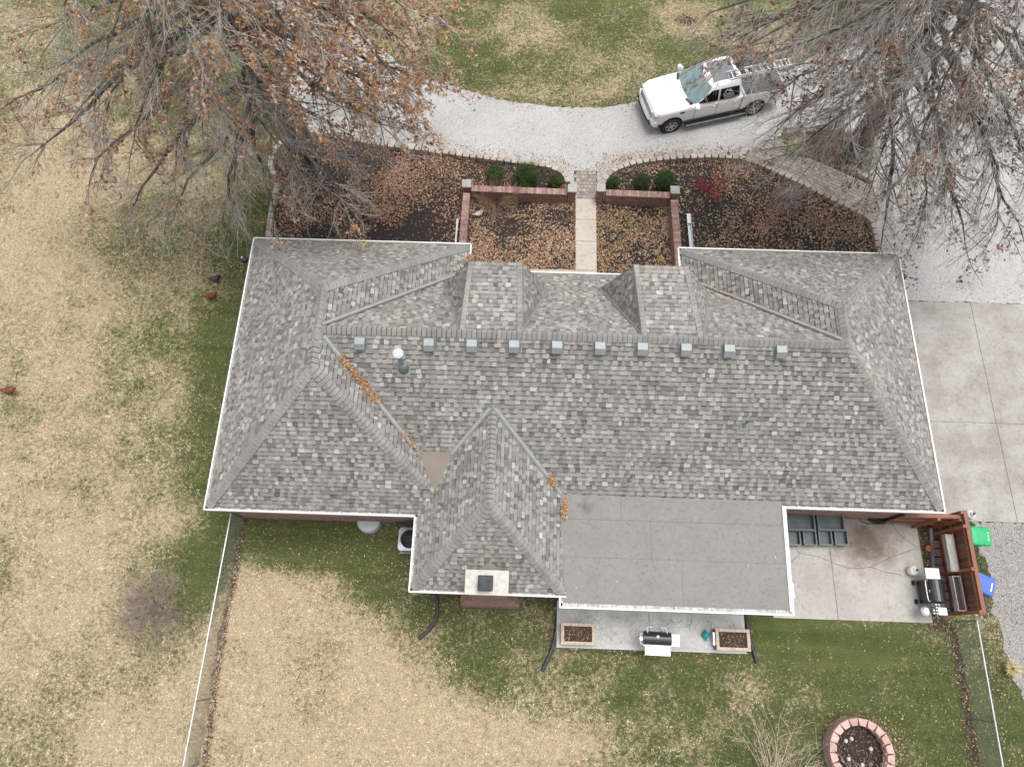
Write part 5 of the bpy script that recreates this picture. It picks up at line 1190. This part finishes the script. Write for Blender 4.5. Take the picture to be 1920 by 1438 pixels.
twigs('red_shrub', P(1325, 358), .55, .5, 34, 'small shrub of bright red twigs in the right front bed', 3, M['twig'], (.8, .12, .13), sub=6, leaves=(500, [(.45, .03, .04), (.3, .02, .03), (.5, .10, .06)], [3, 2, 1], (.02, .045)))
twigs('bare_shrub', P(1470, 385), .6, .5, 60, 'grey twiggy shrub among leaves in the right front bed', 4, M['twig'], (.8, .75, .75), sub=6)
twigs('bare_shrub', P(1600, 300), .55, .9, 70, 'grey twiggy shrub at the foot of the right oak', 14, M['twig'], (.75, .72, .66), sub=6)
twigs('bare_shrub', P(1440, 1475), 2.0, 1.3, 45, 'pale bare twigs of a shrub at the bottom edge left of the fire pit', 5, M['twig'], (1.6, 1.4, 1.2), sub=6)
twigs('bare_shrub', P(1630, 1490), 1.0, 1.2, 26, 'pale bare twigs of a shrub overhanging the fire pit', 6, M['twig'], (1.6, 1.4, 1.2), sub=6)
def boxwood(px, py, r, h, label, seed):
    rg = np.random.default_rng(seed); c = P(px, py, h * .55); e = empty('boxwood', (c.x, c.y, 0), 0, label, 'shrub', 'boxwoods in front of the courtyard wall'); c = np.array(c)
    b = MB(); b.tube([(c[0], c[1], 0), (c[0], c[1], h * .5)], [.04, .02], 6); b.build('stem', M['bark'], e)
    n = int(5200 * (r / .4) ** 2); d = rg.normal(size=(n, 3)); d /= np.linalg.norm(d, axis=1, keepdims=True)
    lump = 1 + .16 * np.sin(d[:, 0] * 5 + seed) * np.sin(d[:, 1] * 6) + .1 * np.sin(d[:, 2] * 9 + d[:, 0] * 7)
    rad = rg.uniform(.25, 1, n) ** .45 * lump; Pt = c + d * rad[:, None] * np.array([r, r, h * .5]); Pt = Pt[Pt[:, 2] > .03]; n = len(Pt)
    leafmesh('foliage', Pt, rg.uniform(.03, .06, n), palette(rg, n, [(.045, .085, .018), (.07, .125, .028), (.025, .048, .012), (.13, .18, .05)], [4, 4, 3, 1.4]), rg, 1., e)
for i, (px, py, r, h, lab) in enumerate(((929, 328, .40, .75, 'green boxwood nearest the left corner pillar, left of the walk'), (988, 329, .52, .95, 'largest green boxwood, middle of the three left of the walk'), (1041, 339, .31, .55, 'small green boxwood just left of the front walk'),
                                        (1149, 343, .27, .5, 'smallest green boxwood just right of the front walk'), (1205, 341, .35, .65, 'green boxwood in the middle of the three right of the walk'), (1248, 339, .43, .8, 'big green boxwood beside the right corner pillar'))): boxwood(px, py, r, h, lab, 20 + i)
def blades(c, n, R, L, cols, label, seed, name='ornamental_grass'):
    rg = np.random.default_rng(seed); c = np.array(c); b = MB()
    for i in range(n):
        a = rg.uniform(0, 6.28); q = c + np.array([math.cos(a), math.sin(a), 0]) * rg.uniform(0, R); d = nrm(np.array([math.cos(a) * .8, math.sin(a) * .8, 1.1]) + rg.normal(size=3) * .15); pts = grow(rg, q, d, L * rg.uniform(.5, 1), 4, .06, -.28)
        col = tuple(np.array(cols[rg.integers(len(cols))]) * rg.uniform(.8, 1.2)); s = np.cross(d, [0, 0, 1]); s = nrm(s)
        for k in range(4): w0, w1 = .013 * (1 - k / 4.2), .013 * (1 - (k + 1) / 4.2); b.face([pts[k] - s * w0, pts[k] + s * w0, pts[k + 1] + s * w1, pts[k + 1] - s * w1], col)
    o = b.build(name, M['leaf']); return tag(o, label, 'plant')
blades(P(1488, 282), 170, .15, .75, [(.45, .45, .14), (.58, .56, .24), (.30, .36, .10), (.62, .50, .28)], 'clump of yellow green grass in the triangular bed', 1)
blades(P(1565, 275), 240, .3, .6, [(.35, .19, .08), (.25, .13, .06), (.42, .28, .13)], 'clump of withered brown grass in the triangular bed beside the oak', 2)
blades(P(1888, 1253), 120, .12, .3, [(.6, .5, .3), (.5, .42, .22)], 'straw coloured tuft beside the gravel outside the right fence', 3, 'grass_tuft')

# ------------------------------------------------------------------ hens
def hen(px, py, rz, body, headc, tailc, label, s=1.):
    c = P(px, py, .15); e = empty('hen', (c.x, c.y, 0), rz, label, 'hen', 'hens')
    sec = [(-.27, .33, .006, .02, tailc), (-.22, .31, .03, .07, tailc), (-.16, .25, .055, .08, tailc), (-.10, .21, .085, .085, body), (-.02, .19, .10, .095, body), (.06, .20, .095, .09, body), (.12, .24, .065, .075, body), (.155, .29, .045, .055, headc), (.17, .335, .032, .038, headc), (.19, .365, .033, .033, headc), (.215, .37, .024, .024, headc), (.235, .365, .01, .010, headc)]
    b = MB(); n = 12; R = [[(x * s, y_ * hw * s, (z + z_ * hh) * s) for y_, z_ in [(math.cos(2 * math.pi * k / n), math.sin(2 * math.pi * k / n)) for k in range(n)]] for x, z, hw, hh, _ in sec]
    for i in range(len(sec) - 1): b.rings([R[i], R[i + 1]], False, True, sec[i][4])
    for sy in (-1, 1):
        b.tube([(-.01 * s, sy * .045 * s, .12 * s), (.0, sy * .045 * s, .012)], .008 * s, 5, True, (.5, .35, .12)); 
        for a in (-.5, 0, .5): b.tube([(.0, sy * .045 * s, .012), (.05 * math.cos(a) * s, sy * .045 * s + .05 * math.sin(a) * s, .006)], .005 * s, 4, True, (.5, .35, .12))
        b.rings([[((x + .005) * s, sy * (.088 + .012 * k) * s, (z) * s) for x, z in ((-.15, .22), (-.05, .26), (.06, .23), (.05, .16), (-.06, .15))] for k in (0, 1)], True, True, tuple(t * .85 for t in body))
    b.build('body', M['feather'], e, local=True, smooth=True)
    b = MB(); b.rings([[((.185 + .03 * x) * s, y * .006 * s, (.395 + .02 * z) * s) for x, z in ((-1, -.6), (-.8, .8), (-.3, .2), (0, 1.), (.4, .2), (.8, .7), (1, -.6))] for y in (-1, 1)]); b.build('comb', M['red'], e, local=True)
    b = MB(); b.rings([[(.232 * s, y * .01 * s, (.365 + z * .01) * s) for y, z in ((-1, -1), (1, -1), (1, 1), (-1, 1))], [(.265 * s, y * .002 * s, (.355 + z * .002) * s) for y, z in ((-1, -1), (1, -1), (1, 1), (-1, 1))]]); b.build('beak', M['tanwood'], e, local=True)
hen(404, 525, math.radians(200), (.05, .055, .065), (.07, .075, .085), (.02, .02, .025), 'dark grey hen on the lawn beside the left eave', 1.05)
hen(399, 557, math.radians(18), (.17, .04, .018), (.06, .06, .06), (.22, .05, .02), 'red brown hen with grey head on the lawn below the grey hen', 1.15)
hen(20, 734, math.radians(190), (.17, .06, .03), (.22, .08, .05), (.28, .10, .06), 'brown hen on the dry grass at the far left edge', 1.3)
hen(899, 402, math.radians(35), (.62, .58, .50), (.55, .42, .28), (.70, .68, .64), 'cream white hen in the leaves of the left courtyard', 1.05)
hen(692, 410, math.radians(100), (.22, .05, .02), (.12, .04, .02), (.10, .05, .03), 'dark red hen in the dark mulch of the left front bed', 1.0)

# ------------------------------------------------------------------ fallen leaves
rgL = np.random.default_rng(77); LPts, LSz, LCo = [], [], []
def scatter(poly, dens, cols, w, size=(.04, .09), z=.03, clump=None, thr=.0, edge=None, hz=.03, seed=0):
    xs = [p[0] for p in poly]; ys = [p[1] for p in poly]; A = (max(xs) - min(xs)) * (max(ys) - min(ys)); n = int(A * dens)
    X = rgL.uniform(min(xs), max(xs), n); Y = rgL.uniform(min(ys), max(ys), n); k = inpoly(poly, X, Y)
    if clump: f = fbm(X, Y, clump, seed); k &= f + rgL.normal(size=n) * .06 > thr
    if edge: k &= rgL.random(n) < np.exp(-pdist(poly, X, Y) / edge)
    X, Y = X[k], Y[k]; n = len(X); LPts.append(np.stack([X, Y, z + rgL.uniform(0, hz, n)], 1)); LSz.append(rgL.uniform(size[0], size[1], n)); LCo.append(palette(rgL, n, cols, w))
cl = PP([(880, 372), (1078, 376), (1080, 512), (880, 520)]); cr = PP([(1118, 378), (1258, 382), (1270, 520), (1120, 515)])
CY = [(.58, .37, .23), (.66, .49, .35), (.42, .24, .14), (.72, .60, .48), (.28, .14, .08)]
scatter(cl, 240, CY, [5, 5, 4, 3, 2], (.06, .125), clump=1.1, thr=.50, seed=2); scatter(cl, 85, CY, [4, 4, 3, 3, 2])
scatter(PP([(880, 470), (1000, 470), (1000, 512), (880, 512)]), 140, CY, [4, 4, 3, 3, 2])
scatter(cr, 300, [(.52, .33, .17), (.58, .40, .22), (.36, .2, .1), (.6, .46, .32)], [5, 4, 4, 1], (.06, .12), clump=1.1, thr=.53, seed=6); scatter(cr, 55, CY, [4, 4, 3, 3, 2])
scatter(bedL, 250, BROWN + PINK, [5, 4, 3, 2, 2, 2, 3, 2, 2, 1], (.06, .125), clump=1.4, thr=.55, seed=3); scatter(bedL, 42, BROWN, [4, 4, 3, 2, 2, 2])
scatter(PP([(575, 255), (860, 298), (1040, 330), (870, 330), (700, 300), (560, 290)]), 200, BROWN + RUST, [5, 3, 4, 4, 1, 2, 2, 1, 2, 2, 1], clump=.8, thr=.42, seed=5)
scatter(PP([(520, 330), (690, 330), (640, 440), (520, 440)]), 130, RUST + BROWN, [3, 2, 4, 3, 1, 3, 2, 2, 1, 1, 1], clump=.8, thr=.45, seed=8)
for (px, py, r_, nn_) in ((745, 345, .85, 1500), (720, 400, .42, 420), (755, 310, .6, 350), (1455, 400, .75, 650), (1430, 430, .5, 300), (1600, 440, .7, 380), (1530, 420, .6, 250), (1390, 320, .6, 200)):
    c = P(px, py); X = rgL.normal(size=nn_) * r_ * .6 + c.x; Y = rgL.normal(size=nn_) * r_ * .55 + c.y; LPts.append(np.stack([X, Y, rgL.uniform(.03, .16, nn_)], 1)); LSz.append(rgL.uniform(.05, .09, nn_)); LCo.append(palette(rgL, nn_, PINK if px < 1500 else CY[:4], [4, 4, 3, 1.5]))
scatter(bedR, 210, CY + PINK, [4, 4, 4, 3, 3, 2, 2, 1, 1], (.055, .115), clump=1.0, thr=.52, seed=9); scatter(bedR, 85, TANL, [3, 3, 3, 2], (.05, .10)); scatter(PP([(1080, 375), (1118, 375), (1119, 505), (1081, 505)]), 9, CY, [3, 3, 2, 2, 1], z=.065, hz=.01); scatter(bedR, 160, CY, [5, 3, 4, 1, 3], edge=.5)
scatter(bedL, 200, CY, [5, 3, 4, 1, 3], edge=.35)
scatter(tri, 260, BROWN, [5, 3, 4, 4, 1, 2], (.06, .1), z=.06)
for ln, wd, dn in (([(870, 282), (960, 296), (1040, 305), (1075, 318)], .22, 230), ([(1118, 316), (1150, 303), (1210, 292), (1290, 288), (1390, 290)], .25, 420), ([(1075, 320), (1120, 320), (1110, 380)], .2, 100), ([(640, 250), (870, 283)], .4, 130), ([(1645, 350), (1660, 430), (1662, 480)], .12, 260), ([(1630, 260), (1648, 350)], .12, 200),
                   ([(800, 145), (870, 170), (960, 192), (1060, 203), (1200, 196)], .22, 130), ([(456, 968), (440, 1085), (420, 1170), (402, 1290), (385, 1438)], .1, 230), ([(1745, 1168), (1785, 1178), (1800, 1250), (1815, 1350), (1830, 1438)], .12, 150), ([(1745, 985), (1755, 1100)], .18, 260), ([(1045, 1222), (1400, 1236)], .1, 90), ([(1830, 1170), (1870, 1300), (1890, 1438)], .35, 50), ([(822, 1120), (805, 1180)], .1, 200), ([(1037, 1130), (1020, 1215)], .1, 120),
                   ([(1440, 255), (1640, 255)], .25, 150), ([(1450, 300), (1640, 400)], .35, 35), ([(1560, 1370), (1610, 1340), (1680, 1370), (1690, 1420)], .16, 260), ([(1490, 965), (1720, 975)], .15, 20)):
    q = [P(*p) for p in ln]; L = [(q[i + 1] - q[i]).length for i in range(len(q) - 1)]; n = int(sum(L) * wd * 2.5 * dn)
    ii = rgL.choice(len(L), n, p=np.array(L) / sum(L)); t = rgL.random(n); A = np.array([tuple(p) for p in q]); pt = A[ii] + (A[ii + 1] - A[ii]) * t[:, None] + np.stack([rgL.normal(size=n) * wd, rgL.normal(size=n) * wd, rgL.uniform(.02, .05, n)], 1)
    LPts.append(pt); LSz.append(rgL.uniform(.035, .085, n)); LCo.append(palette(rgL, n, CY + RUST[:3], [5, 4, 4, 2, 2, 1, 1, 1]))
scatter(PP([(1740, 530), (1990, 520), (1990, 566), (1700, 562), (1690, 545)]), 420, [(.16, .11, .08), (.26, .19, .14), (.10, .07, .05), (.45, .33, .2)], [4, 3, 2, 1], (.015, .05), z=.015, clump=1.4, thr=.48, hz=.01)
scatter(PP([(1815, 990), (1920, 990), (1990, 1250), (1930, 1330), (1870, 1180)]), 110, [(.16, .11, .08), (.3, .23, .17), (.55, .48, .36), (.10, .07, .05)], [4, 3, 2, 2], (.015, .06), z=.012, clump=1.1, thr=.45, hz=.01)
wh = [V((-16, -8, 0)), V((16, -8, 0)), V((20, 30, 0)), V((-26, 30, 0))]
scatter(PP([(850, -40), (1750, -60), (1480, 133), (1207, 190), (1060, 202), (930, 187), (800, 148), (700, 40)]), 20, TANL, [5, 3, 1, 3], (.03, .07))
scatter(PP([(880, 150), (1200, 150), (1207, 188), (1060, 200), (930, 185)]), 22, TANL, [5, 3, 1, 3], (.03, .07))
scatter(PP([(1240, 10), (1340, 15), (1340, 60), (1240, 60)]), 160, BROWN, [3, 4, 3, 2, 3, 2], (.03, .07), clump=.6, thr=.4)
scatter(PP([(450, 965), (775, 970), (770, 1130), (700, 1110), (450, 1000)]), 34, RUST + CY, [4, 2, 3, 2, 1, 3, 2, 2, 1, 1], (.04, .09), clump=1.2, thr=.42, seed=3)
scatter(PP([(690, 1000), (770, 1040), (770, 1120), (700, 1060)]), 50, RUST + CY, [4, 2, 3, 2, 1, 3, 2, 2, 1, 1], (.04, .08))
scatter(PP([(740, 1120), (1050, 1120), (1500, 1165), (1840, 1170), (1830, 1438), (1050, 1438), (760, 1250)]), 7, TANL + CY, [4, 3, 2, 3, 2, 2, 1, 2, 1], (.03, .08))
scatter(PP([(300, 390), (475, 440), (385, 960), (330, 960), (380, 600)]), 9, CY + TANL, [3, 2, 2, 2, 1, 3, 2, 1, 2], (.03, .07))
scatter(PP([(0, 100), (560, 260), (480, 440), (360, 600), (0, 380)]), 8, BROWN + ORANGE[:3], [3, 3, 2, 2, 2, 2, 1, 1, 1], (.05, .1), clump=2, thr=.4)
scatter(PP([(600, 130), (860, 200), (1600, 100), (1920, 0), (1990, 560), (1690, 560), (1640, 380), (1400, 290), (1100, 315), (620, 245)]), 5, CY + RUST, [3, 2, 2, 1, 2, 2, 1, 1, 1, 1], (.03, .08), clump=1.5, thr=.4)
scatter(PP([(1700, 560), (1920, 565), (1920, 975), (1780, 975)]), 3.2, TANL + CY, [3, 2, 2, 2, 1, 1, 1, 1, 1], (.03, .07), z=.035, hz=.01)
scatter(PP([(1480, 1010), (1735, 980), (1740, 1160), (1480, 1155)]), 5, CY + TANL, [3, 2, 2, 1, 1, 1, 1, 1, 1], (.03, .07), z=.055, hz=.01)
scatter(PP([(1050, 1150), (1390, 1165), (1395, 1215), (1048, 1208)]), 150, [(.10, .075, .06), (.16, .12, .1), (.3, .2, .13)], [4, 3, 1], (.02, .05), z=.125, hz=.01, clump=.6, thr=.42)
def stuff_leaves(name, kind=True):
    p = np.concatenate(LPts); o = leafmesh(name, p, np.concatenate(LSz), np.concatenate(LCo), rgL, .45); LPts.clear(); LSz.clear(); LCo.clear(); return tag(o, kind='stuff')
print('fallen leaves', sum(len(p) for p in LPts)); stuff_leaves('fallen_leaves')
# leaves lodged on the roof, in the planters and pit
def along(a, c, n, wd, cols=ORANGE, dz=.06, sz=(.04, .09)):
    a = np.array(tuple(a)); c = np.array(tuple(c)); t = rgL.random(n)[:, None]; LPts.append(a + (c - a) * t + np.concatenate([rgL.normal(size=(n, 2)) * wd, rgL.uniform(.0, dz, (n, 1))], 1)); LSz.append(rgL.uniform(sz[0], sz[1], n)); LCo.append(palette(rgL, n, cols, [4, 4, 3, 3, 2, 3, 2][:len(cols)], .25))
def vp(z): return V((isect_E(z), yS(z), z + .05))
along(vp(5.62), vp(4.72), 900, .06, dz=.10); along(vp(4.20), vp(3.70), 240, .04)
q = lambda z: V((exr + xz(z), yS(z), z + .05)); along(q(3.2), q(2.98), 200, .055, dz=.10); along(V((1.5, 4.3, 3.1)), V((1.45, 3.75, 3.02)), 150, .06, dz=.08)
q2 = lambda z: V((RWr - (ZR - z) / rWs, yN(z), z + .05)); along(q2(4.0), q2(3.35), 130, .04)
along(V((gx1 + .02, 12.9, 2.72)), V((gx1 - .2, 12.4, 2.95)), 160, .05)
for a, c, n in (((gx0 + .08, 3.75), (-3.2, 3.75), 60), ((5.5, 13.34), (13.1, 13.34), 110), ((-9.5, 13.26), (-2, 13.26), 90), ((8.3, 4.4), (13.1, 4.4), 90), ((13.1, 13.3), (13.1, 4.4), 130), ((-1.8, 12.22), (5.4, 12.22), 160), ((X0 + .2, yF + .08), (7.9, yF + .08), 60)):
    along(V((a[0], a[1], 2.70)), V((c[0], c[1], 2.70)), n, .022, BROWN, .02, (.02, .05))
for i in range(26): x, y = rgL.uniform(1.7, 8), rgL.uniform(1.2, 4.3); LPts.append(np.array([[x, y, zf(y) + .03]])); LSz.append(np.array([rgL.uniform(.04, .09)])); LCo.append(palette(rgL, 1, CY, [3, 3, 3, 2, 1]))
stuff_leaves('roof_leaves')
for c_, w, d_, z, n in ((pl1, .42, .2, .41, 170), (pl2, .42, .2, .41, 130)): X = rgL.uniform(-w, w, n) + c_.x; Y = rgL.uniform(-d_, d_, n) + c_.y; LPts.append(np.stack([X, Y, z + rgL.uniform(0, .03, n)], 1)); LSz.append(rgL.uniform(.03, .07, n)); LCo.append(palette(rgL, n, BROWN, [3, 2, 4, 5, 1, 1]))
n = 330; t = rgL.uniform(0, 6.28, n); r = .72 * np.sqrt(rgL.random(n)); LPts.append(np.stack([FPC.x + r * np.cos(t), FPC.y + r * np.sin(t), .21 + rgL.uniform(0, .04, n)], 1)); LSz.append(rgL.uniform(.03, .075, n)); LCo.append(palette(rgL, n, BROWN, [2, 2, 3, 4, 1, 1]) * .9)
stuff_leaves('litter')
